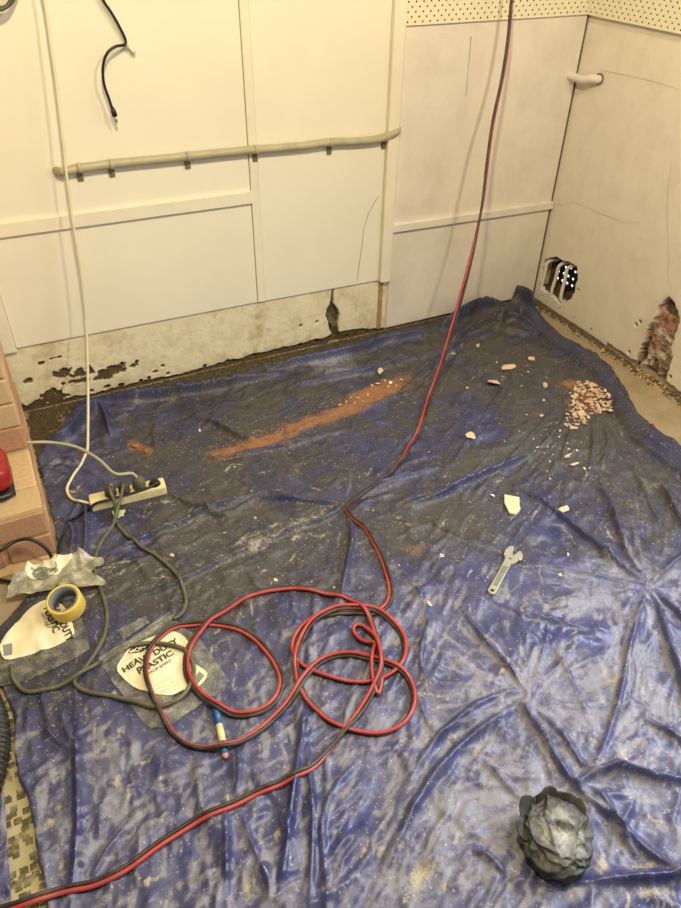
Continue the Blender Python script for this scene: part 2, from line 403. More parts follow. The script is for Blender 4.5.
# a loose flap of plaster in the crack
fp = [bpx(*p) for p in [(327, 312), (333, 318), (338, 324), (334, 328), (329, 322)]]
slab('plaster_flake', fp, [], lambda u, v, d: (u, .002+.005*d+(.25-v)*.02, v), 'clip', wb)
def panel(name, px, d0, d1, mat, bev=.0015):
    P = [bpx(*p) for p in px]
    o = slab(name, P, [], lambda u, v, d: (u, -d0-(d1-d0)*(1-d), v), mat, wb); bevel(o, bev, 1); return o
TOP = 2.55
xs = bpx(249, 110)[0]                  # seam between the left and the middle panels
zr = .700
def zpanel(name, x0, x1, z0, z1, d0, d1, mat):
    o = slab(name, [(x0, z0[0]), (x1, z0[1]), (x1, z1[1]), (x0, z1[0])], [], lambda u, v, d: (u, -d0-(d1-d0)*(1-d), v), mat, wb); bevel(o, .0015, 1); return o
pbL, pbM, pbR = bpx(17, 347), bpx(258, 301), bpx(381, 279)
rl, rr = bpx(0, 229), bpx(252, 196)
def rz(x): return rl[1]+(rr[1]-rl[1])*(x-rl[0])/(rr[0]-rl[0])
x_s = bpx(257, 300)[0]
zpanel('wall_panel', -2.335, x_s-.002, (pbL[1], pbM[1]), (rz(-2.335)-.01, rz(x_s)-.01), 0, .009, 'panel')
zpanel('wall_panel', -2.335, x_s-.002, (rz(-2.335)+.012, rz(x_s)+.012), (TOP, TOP), 0, .009, 'panel')
zpanel('wall_panel', -3.2, -2.385, (pbL[1], pbL[1]), (TOP, TOP), 0, .009, 'panel')
zpanel('cover_strip', -2.384, -2.336, (pbL[1]-.01, pbL[1]-.01), (TOP, TOP), 0, .018, 'batten')
zpanel('cover_strip', x_s+.001, x_s+.032, (pbM[1], pbM[1]-.002), (TOP, TOP), 0, .012, 'batten')
zpanel('rail', -2.335, x_s, (rz(-2.335)-.022, rz(x_s)-.020), (rz(-2.335)+.024, rz(x_s)+.024), .002, .022, 'batten')
xb0, xb1 = bpx(381, 210)[0], bpx(391, 210)[0]
zpanel('wall_panel', x_s+.033, xb0-.001, (pbM[1]-.002, pbR[1]), (TOP, TOP), 0, .009, 'panel')
zpanel('cover_strip', xb0, xb1, (pbR[1]-.002, pbR[1]-.004), (TOP, TOP), 0, .030, 'batten')
# right bay
zs = bpx(470, 215)[1]; rzl, rzr = bpx(391, 227)[1], bpx(549, 204)[1]
PEGZ = 1.203
zpanel('wall_panel', xb1+.004, -.011, (.02, .02), (rzl-.016, rzr-.016), 0, .007, 'panel_worn')
zpanel('wall_panel', xb1+.004, -.010, (rzl+.012, rzr+.012), (PEGZ-.002, PEGZ-.002), 0, .007, 'panel_worn')
zpanel('rail', xb1+.002, -.004, (rzl-.017, rzr-.017), (rzl+.014, rzr+.014), .002, .022, 'panel_worn')
box('corner_shade_strip', (-.014, -.005, .0), (-.0005, -.001, PEGZ), 'masonry', wb)  # dark strip put in as the shade of the open corner joint
zpanel('timber_edge', xb0+.006, xb0+.026, (.02, .02), (pbR[1]-.005, pbR[1]-.005), 0, .006, 'timber_raw')
# pencil and crack marks
ribbon('pencil_mark', [(*bpx(px, py), 0) for px, py in []] or [(bw(px, py, -.009)) for px, py in [(379, 195), (374, 203), (368, 215), (364, 228), (362, 245), (359, 265), (357, 281)]], .0011, (0, -1, 0), 'ink', wb)
ribbon('crack', [bw(px, py, -.007) for px, py in [(469, 40), (471, 36), (470, 50), (468, 70), (466, 95)]], .0010, (0, -1, 0), 'ink', wb)
# pegboard with real staggered holes
def pegboard(u0, u1, v0, v1, fmap, parent):
    a, b, r = .030, .015, .0034; V = []; Fc = []
    cols = int((u1-u0)/a); rows = int((v1-v0)/b); a = (u1-u0)/cols
    def quad(p): k = len(V); V.extend(fmap(*q) for q in p); Fc.append(tuple(range(k, k+len(p))))
    for j in range(rows):
        z0 = v0+j*b; z1 = z0+b; sh = (j % 2)*a/2
        if sh:
            quad([(u0, z0), (u0+sh, z0), (u0+sh, z1), (u0, z1)]); quad([(u1-sh, z0), (u1, z0), (u1, z1), (u1-sh, z1)])
        for i in range(cols-(1 if sh else 0)):
            x0 = u0+sh+i*a; x1 = x0+a; cx, cz = (x0+x1)/2, (z0+z1)/2
            ring = [(cx+r*math.cos(t*math.pi/4), cz+r*math.sin(t*math.pi/4)) for t in range(8)]
            outr = [(x1, cz), (x1, z1), (cx, z1), (x0, z1), (x0, cz), (x0, z0), (cx, z0), (x1, z0)]
            k = len(V); V.extend(fmap(*q) for q in ring+outr)
            for t in range(8): Fc.append((k+t, k+8+t, k+8+(t+1) % 8, k+(t+1) % 8))
    return mesh('pegboard', V, Fc, 'peg', parent)
xp0 = bpx(402, 12)[0]
pegboard(xp0, -.015, PEGZ, PEGZ+.6, lambda u, v: (u, -.016, v), wb)
box('peg_hole_shade', (xp0, -.012, PEGZ+.003), (-.012, -.0005, PEGZ+.6), 'black', wb)  # black sheet puts the shade behind the peg holes into colour
box('pegboard_edge', (xp0, -.0165, PEGZ-.003), (-.015, -.004, PEGZ+.0015), 'batten', wb)

# ---- right wall with vent hole, broken patch, drilled holes and a window further along
wr = box('wall_right', (.11, -1.30, -.12), (.2, .25, 2.6), 'masonry'); tag(wr, 'bare plastered wall with vent hole and broken patch', kind='structure')
def rpx(px, py): p = rw(px, py); return (p[1], p[2])
vent = [rpx(*p) for p in [(536, 261), (542, 256), (547, 259), (554, 256), (562, 259), (572, 263), (578, 268), (577, 280), (575, 293), (569, 301), (558, 303), (551, 297), (543, 292), (537, 284)]]
vent = [(min(y, -.024), z) for y, z in vent]
vent2 = []
for i in range(len(vent)):
    a_, b_ = vent[i], vent[(i+1) % len(vent)]
    for k in range(4): vent2.append((min(-.02, a_[0]+(b_[0]-a_[0])*k/4+random.uniform(-.005, .005)), a_[1]+(b_[1]-a_[1])*k/4+random.uniform(-.005, .005)))
vent = vent2
dmg = [rpx(*p) for p in [(659, 306), (663, 301), (669, 297.5), (674, 303), (677, 310), (679, 322), (675, 335), (671, 346), (672, 358), (668, 370), (666, 384), (655, 388), (648, 384), (641, 374), (638, 356), (643, 343), (645, 333), (651, 323), (656, 316)]]
RY0, RY1, RZ1 = -1.05, -.52, .50
rh = [vent]
for i, (px, py) in enumerate([(541, 301), (559, 311), (573, 320), (591, 330), (609, 341), (578, 290)]):
    c = rpx(px, py); rh.append(blob(c[0], max(c[1], .03), .0075 if i != 5 else .012, .0085 if i != 5 else .009, 400+i, 10, .15))
slab('plaster_skin', [(-1.30, .004), (RY0, .004), (RY0, RZ1), (RY1, RZ1), (RY1, .004), (-.4, .006), (-.2, .003), (.2, .004), (.2, 2.6), (-1.30, 2.6)], rh,
     lambda u, v, d: (.025*d, u, v), 'plaster_right', wr)
box('wall_core', (.028, -.45, -.1), (.034, -.30, 2.6), 'black', wr)      # black core paints in the shade behind the drilled holes
box('wall_core', (.05, -1.30, -.1), (.108, -.47, 2.6), 'masonry', wr)
box('wall_core', (.028, -.30, .36), (.108, .012, 2.6), 'masonry', wr)
box('wall_core', (.028, -.30, -.1), (.108, .012, .055), 'black', wr)  # black here too, as painted shade behind the low drilled holes
def right_depth(U, V):
    j = vf(U, V, 50, 105)-.5; D = .0022*(vf(U, V, 14, 103)-.5)
    PX = inpoly(U+.018*(vf(U, V, 40, 111)-.5), V+.018*(vf(U, V, 40, 113)-.5), dmg)
    sock = inpoly(U, V, [rpx(*p) for p in [(660, 306), (664, 301), (669, 298), (674, 304), (678, 321), (669, 317), (661, 312)]])
    c = rpx(655, 345); halo = np.clip(1.25-ell(U, V, c, .11, .20, 1.6*j), 0, 1)*.9
    peel = np.zeros(U.shape)
    for px, py in [(629, 352), (670, 377), (640, 322), (636, 325)]:
        m = ell(U, V, rpx(px, py), .0075, .0085, j*.3) < 1; peel = np.maximum(peel, m); D = np.where(m, .016, D)
    c = rpx(638, 362); gap = inpoly(U+.01*j, V, [rpx(*p) for p in [(645, 338), (648, 338), (640, 360), (636, 374), (633, 374), (637, 356)]])
    lowd = inpoly(U, V+.02*j, [rpx(*p) for p in [(642, 362), (652, 360), (655, 372), (650, 378), (643, 374)]])
    foot = V < .006+.02*vf(U, V*0, 30, 131)
    peel = np.clip(peel+.9*sock+.75*gap+.6*lowd*(vf(U, V, 60, 5) > .45)+.7*foot+.75*PX*np.clip((vf(U, V, 34, 161)-.52)*8, 0, 1), 0, 1)
    rough = vf(U, V, 30, 121); D = D+PX*(.006+.034*rough)+.010*sock+.012*gap+.008*foot+.006*lowd
    red = PX*np.clip((vf(U, V, 16, 141)-.40)*4+1.2*np.exp(-((V-.24)/.06)**2)-.3, 0, .85)*(1-sock)
    dirt = np.clip(halo*.55+PX*.8*(1-red)+1.0*(vf(U, V, 9, 151)-.6)+.5*np.exp(-V/.02), 0, .9)
    return D, peel, dirt, red
relief('plaster_strip', RY0, RY1, .0, RZ1, .0030, right_depth, lambda U, V, D: (D, U, V), 'plaster_right', wr)
for pts in ([(553, 203), (562, 206), (572, 202), (585, 206), (598, 213), (612, 218), (626, 223), (640, 222)],
            [(672, 160), (668, 190), (667, 215), (668, 240), (669, 262), (667, 275), (672, 290)], [(600, 70), (625, 75), (655, 82), (681, 90)]):
    ribbon('crack', [rw(*p) for p in pts], .0007, (-1, 0, 0), 'crack', wr)
ribbon('scuff_mark', [rw(*p) for p in [(600, 114), (594, 124), (588, 136), (583, 148)]], .006, (-1, 0, 0), 'panel_worn', wr)
# pegboard over the right wall
pegboard(-1.28, -.018, PEGZ, PEGZ+.6, lambda u, v: (-.020, u, v), wr)
box('peg_hole_shade', (-.016, -1.28, PEGZ+.003), (-.0005, -.018, PEGZ+.6), 'black', wr)  # same black sheet, painted shade for the holes on this side
box('pegboard_edge', (-.0205, -1.28, PEGZ-.004), (-.004, -.018, PEGZ+.0015), 'batten', wr)
# the wall goes on past the window opening (outside the photograph)
box('wall_return', (0, -2.75, -.12), (.2, -1.30, .82), 'plaster_right', wr)
box('wall_return', (0, -2.75, 2.1), (.2, -1.30, 2.6), 'plaster_right', wr)
box('wall_return', (0, -3.4, -.12), (.2, -2.75, 2.6), 'plaster_right', wr)
# skirting of broken mortar along the right wall foot
def crumbs(name, n, fpos, size, mat, parent=None, seed=0, flat=.5):
    rg = random.Random(seed); V = []; Fc = []
    for _ in range(n):
        p = fpos(rg); s = rg.uniform(*size); k = len(V); a = rg.uniform(0, 6.28)
        pts = [(math.cos(a+t*2.1)*s*rg.uniform(.6, 1.2), math.sin(a+t*2.1)*s*rg.uniform(.6, 1.2), 0) for t in range(3)]
        V += [(p[0]+x, p[1]+y, p[2]) for x, y, _ in pts]
        V.append((p[0]+rg.uniform(-.3, .3)*s, p[1]+rg.uniform(-.3, .3)*s, p[2]+s*flat*rg.uniform(.7, 1.4)))
        Fc += [(k, k+1, k+3), (k+1, k+2, k+3), (k+2, k, k+3)]
    o = mesh(name, V, Fc, mat, parent); return tag(o, kind='stuff')

# ------------------------------------------------------------------ the plastic drop sheet (height field over the floor)
GX0, GX1, GY0, GY1, GS = -2.95, .02, -2.75, .0, .0044
gx = np.arange(GX0, GX1, GS); gy = np.arange(GY0, GY1, GS)
XX, YY = np.meshgrid(gx, gy)
rs = np.random.RandomState(11)
def vnoise(X, Y, scale, seed):
    g = np.random.RandomState(seed).rand(256, 256)
    u, v = X*scale+500, Y*scale+500; i, j = np.floor(u).astype(int), np.floor(v).astype(int); a, b = u-i, v-j
    a = a*a*a*(a*(a*6-15)+10); b = b*b*b*(b*(b*6-15)+10)
    q = lambda m, n: g[(j+n) % 256, (i+m) % 256]
    return (q(0, 0)*(1-a)+q(1, 0)*a)*(1-b)+(q(0, 1)*(1-a)+q(1, 1)*a)*b
def fbm(X, Y, scale, seed, oct=4):
    s = 0; w = 1; t = 0
    for k in range(oct): s = s+w*vnoise(X, Y, scale*2**k, seed+k); t += w; w *= .5
    return s/t
PIX = topix(np.stack([XX, YY, np.zeros_like(XX)], -1)); PXX, PYY = PIX[..., 0], PIX[..., 1]
HT = np.zeros_like(XX)
DUST = np.zeros_like(XX); SOIL = np.zeros_like(XX); ORNG = np.zeros_like(XX); TAN = np.zeros_like(XX); CLEAN = np.zeros_like(XX)
def win(x0, x1, y0, y1):
    i0, i1 = np.clip([int((x0-GX0)/GS), int((x1-GX0)/GS)+2], 0, len(gx)); j0, j1 = np.clip([int((y0-GY0)/GS), int((y1-GY0)/GS)+2], 0, len(gy))
    return slice(j0, j1), slice(i0, i1)
def stamp(arr, P, w, amp, kind='crest', taper=True, mx=False):
    """P: Nx2 floor polyline; adds a crease of half-width w"""
    P = np.asarray(P, float)[:, :2]; pad = w*4
    sl = win(P[:, 0].min()-pad, P[:, 0].max()+pad, P[:, 1].min()-pad, P[:, 1].max()+pad)
    X, Y = XX[sl], YY[sl]
    if X.size == 0: return
    L = np.concatenate([[0], np.cumsum(np.linalg.norm(np.diff(P, axis=0), axis=1))]); tot = L[-1]+1e-9
    bd = np.full(X.shape, 1e9); bt = np.zeros(X.shape)
    for k in range(len(P)-1):
        d = P[k+1]-P[k]; l2 = d @ d+1e-12
        t = np.clip(((X-P[k, 0])*d[0]+(Y-P[k, 1])*d[1])/l2, 0, 1)
        dd = np.hypot(X-P[k, 0]-t*d[0], Y-P[k, 1]-t*d[1]); m = dd < bd
        bd = np.where(m, dd, bd); bt = np.where(m, (L[k]+t*math.sqrt(l2))/tot, bt)
    if kind == 'crest': pr = np.exp(-bd/w*1.3)*np.where(bd < w*4, 1, 0)
    elif kind == 'round': pr = np.sqrt(np.clip(1-(bd/(w*1.6))**2, 0, 1))
    else: pr = np.exp(-(bd/w)**2)
    if taper: pr = pr*np.clip(4*bt*(1-bt), 0, 1)**.6
    if mx: arr[sl] = np.maximum(arr[sl], amp*pr)
    else: arr[sl] += amp*pr
def pfl(pts, z=0.0): return np.array([fl(px, py, z)[:2] for px, py in pts])
def cr2(pts, step=.02): return catmull([np.append(p, 0) for p in pts], step)[:, :2]

# broad undulation and crumple
HT += .010*np.clip(fbm(XX, YY, 3.2, 1)-.35, 0, 1)
rid = 1-np.abs(2*fbm(XX+.15*fbm(XX, YY, 5, 9), YY, 6, 21, 3)-1); HT += .012*rid**4
rid = 1-np.abs(2*fbm(XX, YY+.1*fbm(XX, YY, 7, 33), 13, 41, 3)-1); HT += .0055*rid**4

# creases traced from the photograph: points, half width, height, cleanliness of the crest
FOLDS = [
 ([(90, 402), (120, 404), (180, 398), (240, 388), (285, 376)], .016, .030, .5),
 ([(100, 407), (108, 425), (112, 440)], .014, .022, .3),
 ([(45, 446), (66, 444), (90, 415), (100, 405)], .02, .030, .4),
 ([(46, 470), (62, 462), (80, 466)], .012, .012, .3),
 ([(70, 520), (84, 505), (88, 545), (84, 575)], .012, .020, .5),
 ([(62, 520), (74, 535), (72, 560)], .010, .016, .4),
 ([(98, 560), (140, 545), (180, 528), (215, 512), (250, 500), (262, 492)], .012, .020, .7),
 ([(130, 600), (170, 590), (210, 570), (255, 548), (300, 530)], .011, .015, .5),
 ([(165, 492), (200, 512), (225, 520), (260, 498)], .010, .012, .3),
 ([(195, 420), (215, 428), (240, 440), (262, 444)], .010, .014, .5),
 ([(208, 462), (250, 456), (300, 446), (350, 432)], .010, .012, .4),
 ([(262, 375), (300, 368), (345, 360), (390, 345), (440, 335)], .018, .028, .8),
 ([(285, 392), (330, 382), (370, 374), (410, 362), (450, 350)], .014, .016, .8),
 ([(400, 395), (430, 372), (452, 352), (480, 338), (505, 325)], .012, .018, .6),
 ([(440, 332), (462, 322), (486, 313), (508, 312)], .018, .042, .6),
 ([(448, 345), (480, 330), (512, 322), (530, 330), (544, 338)], .013, .028, .4),
 ([(508, 302), (520, 304), (534, 312)], .02, .05, .8),
 ([(505, 318), (500, 330), (512, 336), (538, 336)], .010, .018, .2),
 ([(346, 506), (330, 520), (300, 530), (270, 545)], .010, .014, .3),
 ([(346, 506), (380, 488), (410, 478), (440, 470)], .010, .012, .5),
 ([(346, 506), (352, 540), (345, 580), (338, 620)], .012, .012, .6),
 ([(346, 508), (310, 505), (262, 500)], .010, .014, .4),
 ([(400, 510), (440, 498), (480, 480), (520, 462), (548, 452)], .012, .018, .9),
 ([(510, 380), (490, 410), (470, 440), (450, 470)], .010, .010, .3),
 ([(555, 410), (530, 440), (505, 465)], .008, .010, .2),
 ([(575, 400), (560, 430), (540, 450)], .008, .012, .2),
 ([(575, 425), (566, 445), (560, 468)], .008, .010, .2),
 ([(592, 425), (592, 450), (588, 475)], .007, .010, .2),
 ([(604, 425), (606, 450), (600, 472)], .007, .010, .2),
 ([(470, 352), (500, 362), (510, 385), (498, 412)], .009, .008, .2),
 ([(647, 590), (610, 562), (570, 528), (540, 505), (518, 492)], .010, .020, .5),
 ([(647, 590), (625, 555), (612, 520), (606, 500), (590, 484)], .010, .016, .3),
 ([(647, 590), (600, 580), (550, 572), (510, 571), (480, 575)], .008, .009, .4),
 ([(647, 590), (668, 570), (681, 560), (700, 545)], .010, .012, .3),
 ([(647, 592), (636, 620), (628, 650), (620, 690), (606, 740), (590, 775)], .011, .016, .7),
 ([(649, 594), (660, 625), (672, 665), (684, 700), (700, 740)], .012, .020, .8),
 ([(650, 592), (672, 615), (700, 640)], .011, .018, .7),
 ([(465, 590), (485, 602), (520, 618), (560, 626), (610, 636)], .009, .010, .5),
 ([(420, 520), (450, 535), (485, 548), (505, 552)], .008, .010, .4),
 ([(460, 610), (480, 640), (505, 668), (530, 700)], .010, .014, .7),
 ([(528, 700), (500, 720), (465, 745), (430, 785), (405, 830), (380, 880)], .016, .014, .9),
 ([(524, 692), (490, 702), (455, 725), (428, 752), (418, 770)], .014, .012, .9),
 ([(520, 705), (535, 730), (552, 760), (570, 785), (590, 805)], .011, .022, .7),
 ([(535, 710), (560, 738), (580, 765), (600, 778)], .010, .014, .6),
 ([(545, 640), (562, 665), (578, 700), (586, 720)], .006, .008, .3),
 ([(572, 790), (590, 778), (618, 772), (650, 780), (690, 786)], .012, .024, .9),
 ([(578, 795), (610, 820), (640, 850), (690, 885)], .012, .018, .8),
 ([(572, 786), (600, 800), (620, 835), (635, 860)], .009, .014, .6),
 ([(508, 884), (540, 882), (600, 884), (681, 878), (710, 876)], .016, .020, .9),
 ([(560, 800), (580, 840), (600, 875)], .008, .012, .6),
 ([(480, 760), (500, 782), (520, 800), (530, 815)], .008, .012, .4),
 ([(470, 850), (490, 862), (505, 880)], .010, .016, .7),
 ([(625, 640), (632, 680), (620, 720)], .007, .008, .4),
 ([(640, 720), (665, 735), (690, 755)], .010, .014, .8),
 ([(615, 540), (640, 560), (672, 590)], .007, .010, .1),
 ([(655, 480), (670, 510), (690, 545)], .010, .018, .2),
 ([(630, 470), (645, 500), (660, 530)], .009, .012, .2),
 ([(310, 700), (302, 740), (295, 790), (287, 850), (278, 910)], .013, .014, 1.3),
 ([(305, 745), (312, 800), (312, 860), (310, 912)], .008, .014, .8),
 ([(225, 800), (228, 850), (226, 912)], .011, .012, 1.2),
 ([(240, 810), (252, 845), (268, 885), (272, 905)], .009, .012, .6),
 ([(232, 730), (240, 770), (236, 800)], .008, .010, .5),
 ([(80, 715), (79, 760), (80, 820), (76, 870), (70, 912)], .014, .012, 1.4),
 ([(46, 730), (62, 748), (78, 755)], .007, .014, .4),
 ([(62, 715), (68, 735), (78, 752)], .006, .012, .3),
 ([(35, 795), (55, 775), (76, 762)], .008, .010, .4),
 ([(130, 825), (110, 850), (92, 880)], .008, .010, .4),
 ([(390, 560), (420, 600), (430, 640)], .008, .008, .3),
 ([(415, 690), (425, 720), (440, 740)], .007, .008, .3),
 ([(430, 620), (420, 660), (425, 690)], .010, .008, .6),
 ([(360, 760), (330, 800), (318, 850)], .010, .008, .4),
 ([(500, 620), (530, 640), (545, 650)], .005, .006, .2),
 ([(100, 700), (130, 690), (200, 720), (240, 735)], .008, .008, .3),
]
for pts, w, a, cl in FOLDS:
    P = cr2(pfl(pts)); stamp(HT, P, w*.72, a*(2.6 if pts[0][1] < 530 else 2.1)); stamp(CLEAN, P, w*1.15, cl, 'gauss', mx=True)
    if cl < 2.5:                                   # dust scraped white along one flank of the crease
        off = P.copy(); d = np.gradient(P, axis=0); d /= np.linalg.norm(d, axis=1)[:, None]+1e-9
        off[:, 0] += d[:, 1]*w*1.1; off[:, 1] -= d[:, 0]*w*1.1
        stamp(DUST, off, .005, .38, 'gauss')
# rolled edges by the right wall
def zridge(pts, z, w, amp, cl):
    P = cr2(pfl(pts, z)); stamp(HT, P, w, amp, 'round', taper=False, mx=True); stamp(CLEAN, P, w*1.5, cl, 'gauss', taper=False, mx=True)
zridge([(530, 308), (552, 334), (578, 352), (606, 374), (618, 392), (628, 412), (650, 434), (690, 462), (740, 500)], .04, .026, .050, .35)
zridge([(618, 405), (640, 435), (662, 452), (690, 472), (740, 512)], .03, .018, .034, .5)
zridge([(505, 312), (520, 306), (532, 310)], .04, .022, .045, .4)

# short random creases following the pull of the sheet
STARS = [(647, 590, 1.0), (528, 698, .8), (568, 788, .9), (346, 507, .7), (520, 312, 1.0), (592, 405, .9)]
def flow(px, py, rg):
    best = None
    for sx, sy, k in STARS:
        d = math.hypot(px-sx, (py-sy)*1.15)
        if d < 120*k and (best is None or d < best[0]): best = (d, px-sx, py-sy)
    if best and rg.random() < .75: v = best[1:]
    elif py < 600 and px < 420: v = (1, rg.uniform(-.62, -.1))
    elif px >= 420 and py < 560: v = (-.6, rg.uniform(.5, 1.0)) if px < 620 else (.4, rg.uniform(.5, .9))
    elif px < 330: v = (rg.uniform(-.35, .25), 1) if rg.random() < .7 else (.7, -.5)
    elif px < 540: v = (rg.uniform(-.75, -.35), 1)
    else: v = (rg.uniform(-.6, .8), 1)
    l = math.hypot(*v)+1e-6; return v[0]/l, v[1]/l
rg = random.Random(5)
def pseg(px, py, ln, bend):
    vx, vy = flow(px, py, rg); b = rg.uniform(-bend, bend)
    return pfl([(px-vx*ln/2, py-vy*ln/2), (px+vy*b*ln, py-vx*b*ln), (px+vx*ln/2, py+vy*ln/2)])
for _ in range(1100):
    px, py = rg.uniform(0, 690), rg.uniform(330, 915); ln = rg.uniform(18, 75)
    stamp(HT, pseg(px, py, ln, .12), rg.uniform(.003, .0075), rg.uniform(.002, .011))
# ---- dirt: plaster dust, black-brown soil, orange brick dust, tan plaster smears
def sm(x, a, b): t = np.clip((x-a)/(b-a), 0, 1); return t*t*(3-2*t)
front = sm(PYY+(PXX-340)*.35, 480, 720)
DUST += .55+.0*front+.45*(fbm(XX, YY, 5, 61)-.5)+.5*(fbm(XX, YY, 22, 65)-.5)
SOIL += (1-front)*(.74+1.3*(fbm(XX, YY, 6, 71)-.45)+.7*(fbm(XX, YY, 25, 75)-.5)) - .12
def blobp(arr, px, py, rx, ry, amp, rot=0):
    u, v = PXX-px, PYY-py; c, s = math.cos(rot), math.sin(rot)
    q = ((u*c+v*s)/rx)**2+((-u*s+v*c)/ry)**2; arr += amp*np.exp(-q)*(.5+fbm(XX, YY, 30, 81))
for a in [(SOIL, 280, 520, 150, 60, .3), (SOIL, 440, 540, 60, 50, .45), (SOIL, 630, 500, 60, 60, .45), (SOIL, 590, 450, 60, 40, .3), (SOIL, 665, 545, 40, 50, .5),
          (SOIL, 520, 370, 70, 50, .30), (SOIL, 200, 590, 110, 40, .3), (SOIL, 75, 470, 50, 80, -.55), (SOIL, 150, 410, 70, 16, -.4), (SOIL, 60, 720, 50, 60, .25),
          (SOIL, 520, 560, 12, 10, .5), (SOIL, 545, 600, 25, 16, .3), (SOIL, 580, 550, 40, 30, .2),
          (DUST, 570, 690, 70, 70, .22), (DUST, 470, 690, 80, 60, .16), (DUST, 600, 590, 50, 30, .25), (DUST, 480, 820, 90, 60, .18), (DUST, 420, 600, 60, 40, .1),
          (DUST, 640, 680, 40, 60, .15), (DUST, 590, 640, 45, 16, -.45), (DUST, 535, 640, 26, 16, -.4), (DUST, 480, 500, 60, 30, -.1), (DUST, 560, 500, 40, 40, -.2),
          (DUST, 340, 850, 34, 60, -.35), (DUST, 350, 370, 60, 12, .35), (DUST, 420, 360, 30, 12, .35),
          (TAN, 270, 542, 45, 9, .45, -.4), (TAN, 310, 522, 30, 7, .5, -.4), (TAN, 255, 545, 12, 12, .4), (TAN, 225, 558, 10, 5, .3), (TAN, 262, 390, 30, 10, .18),
          (TAN, 420, 880, 22, 9, .8, -1.0), (TAN, 370, 795, 30, 10, .35, -.8), (TAN, 400, 840, 40, 8, .35, -.8), (TAN, 285, 815, 7, 28, .6, .2), (TAN, 250, 895, 12, 14, .6),
          (TAN, 600, 868, 9, 13, .7, -.3), (TAN, 640, 870, 18, 7, .7), (TAN, 655, 896, 28, 8, .8), (TAN, 560, 886, 20, 4, .5), (TAN, 612, 720, 5, 18, .5, .3),
          (TAN, 590, 745, 10, 8, .4), (TAN, 660, 760, 14, 10, .4), (TAN, 545, 750, 6, 22, .5, -.5), (TAN, 60, 812, 5, 7, .9), (TAN, 52, 825, 4, 5, .9), (TAN, 62, 872, 5, 14, .6),
          (TAN, 118, 786, 6, 11, .8, .4), (TAN, 170, 795, 10, 6, .5), (TAN, 145, 810, 8, 8, .4), (TAN, 160, 780, 12, 4, .3, -.5), (TAN, 185, 520, 30, 20, .18), (TAN, 160, 570, 40, 15, .15),
          (TAN, 30, 860, 8, 30, .2), (TAN, 425, 690, 6, 14, .5), (TAN, 415, 705, 5, 20, .35), (TAN, 300, 730, 6, 8, .4), (TAN, 240, 745, 8, 14, .4), (TAN, 650, 490, 18, 12, .3),
          (ORNG, 375, 395, 34, 9, 1.1, -.42), (ORNG, 318, 422, 44, 6, 1.0, -.30), (ORNG, 255, 447, 38, 6, .9, -.25), (ORNG, 222, 455, 14, 4, .7), (ORNG, 280, 449, 22, 3, .5),
          (ORNG, 135, 448, 9, 7, 1.0), (ORNG, 148, 454, 7, 5, .7), (ORNG, 418, 552, 26, 7, .45), (ORNG, 588, 402, 24, 18, .7), (ORNG, 566, 386, 16, 5, .5), (ORNG, 522, 838, 7, 12, .35), (ORNG, 155, 562, 8, 4, .4)]:
    blobp(*a)
for _ in range(1500):
    px, py = rg.uniform(0, 690), rg.uniform(360, 915); ln = rg.uniform(6, 40)
    fr = min(1, max(0, (py+(px-340)*.35-480)/240))
    if rg.random() < .25+.75*fr: stamp(DUST, pseg(px, py, ln, .2), rg.uniform(.0025, .008), rg.uniform(.12, .6), 'gauss')
    elif rg.random() < .5: stamp(TAN, pseg(px, py, ln*.5, .3), rg.uniform(.003, .007), rg.uniform(.25, .6), 'gauss')
    else: stamp(SOIL, pseg(px, py, ln, .2), rg.uniform(.004, .012), rg.uniform(-.3, .4), 'gauss')
for _ in range(700):
    px, py = rg.uniform(0, 690), rg.uniform(540, 915)
    stamp(DUST, pseg(px, py, rg.uniform(8, 45), .25), rg.uniform(.003, .0055), rg.uniform(.1, .42), 'gauss')
for _ in range(420):
    px, py = rg.uniform(30, 690), rg.uniform(470, 915)
    stamp(TAN, pseg(px, py, rg.uniform(8, 26), .3), rg.uniform(.003, .006), rg.uniform(.3, .7), 'gauss')
CLEAN = np.clip(CLEAN, 0, 1)
DUST = np.clip(DUST*(1-.62*CLEAN), 0, 1.2); SOIL = np.clip(SOIL*(1-.6*CLEAN), 0, 1); TAN = np.clip(TAN*(1-.6*CLEAN), 0, 1); ORNG = np.clip(ORNG, 0, 1.0)
# things pressed flat on the sheet
FLAT = [(*fl(128, 497)[:2], .135, .004), (*fl(504, 575)[:2], .13, .004), (*fl(511, 507)[:2], .05, .004), (*fl(221, 730)[:2], .09, .004), (*fl(553, 842)[:2], .12, .004),
        (*fl(165, 675)[:2], .20, .004), (*fl(40, 640)[:2], .20, .004), (*fl(592, 402)[:2], .07, .008)]
for cx, cy, r, z in FLAT:
    k = np.exp(-(np.hypot(XX-cx, YY-cy)/r)**4); HT = HT*(1-.85*k)+z*.85*k
hp_ = np.pad(HT, 1, mode='edge'); HT = (4*HT+2*(hp_[1:-1, :-2]+hp_[1:-1, 2:]+hp_[:-2, 1:-1]+hp_[2:, 1:-1])+hp_[:-2, :-2]+hp_[2:, 2:]+hp_[:-2, 2:]+hp_[2:, :-2])/16
HT = np.clip(HT, 0, .09)+.0025
def HF(x, y):
    u = min(max((x-GX0)/GS, 0), len(gx)-2.001); v = min(max((y-GY0)/GS, 0), len(gy)-2.001); i, j = int(u), int(v); a, b = u-i, v-j
    return float((HT[j, i]*(1-a)+HT[j, i+1]*a)*(1-b)+(HT[j+1, i]*(1-a)+HT[j+1, i+1]*a)*b)
def on(px, py, lift=0.0):
    z = 0.0
    for _ in range(5): p = fl(px, py, z); z = HF(p[0], p[1])+lift
    p = fl(px, py, z); return np.array([p[0], p[1], z])
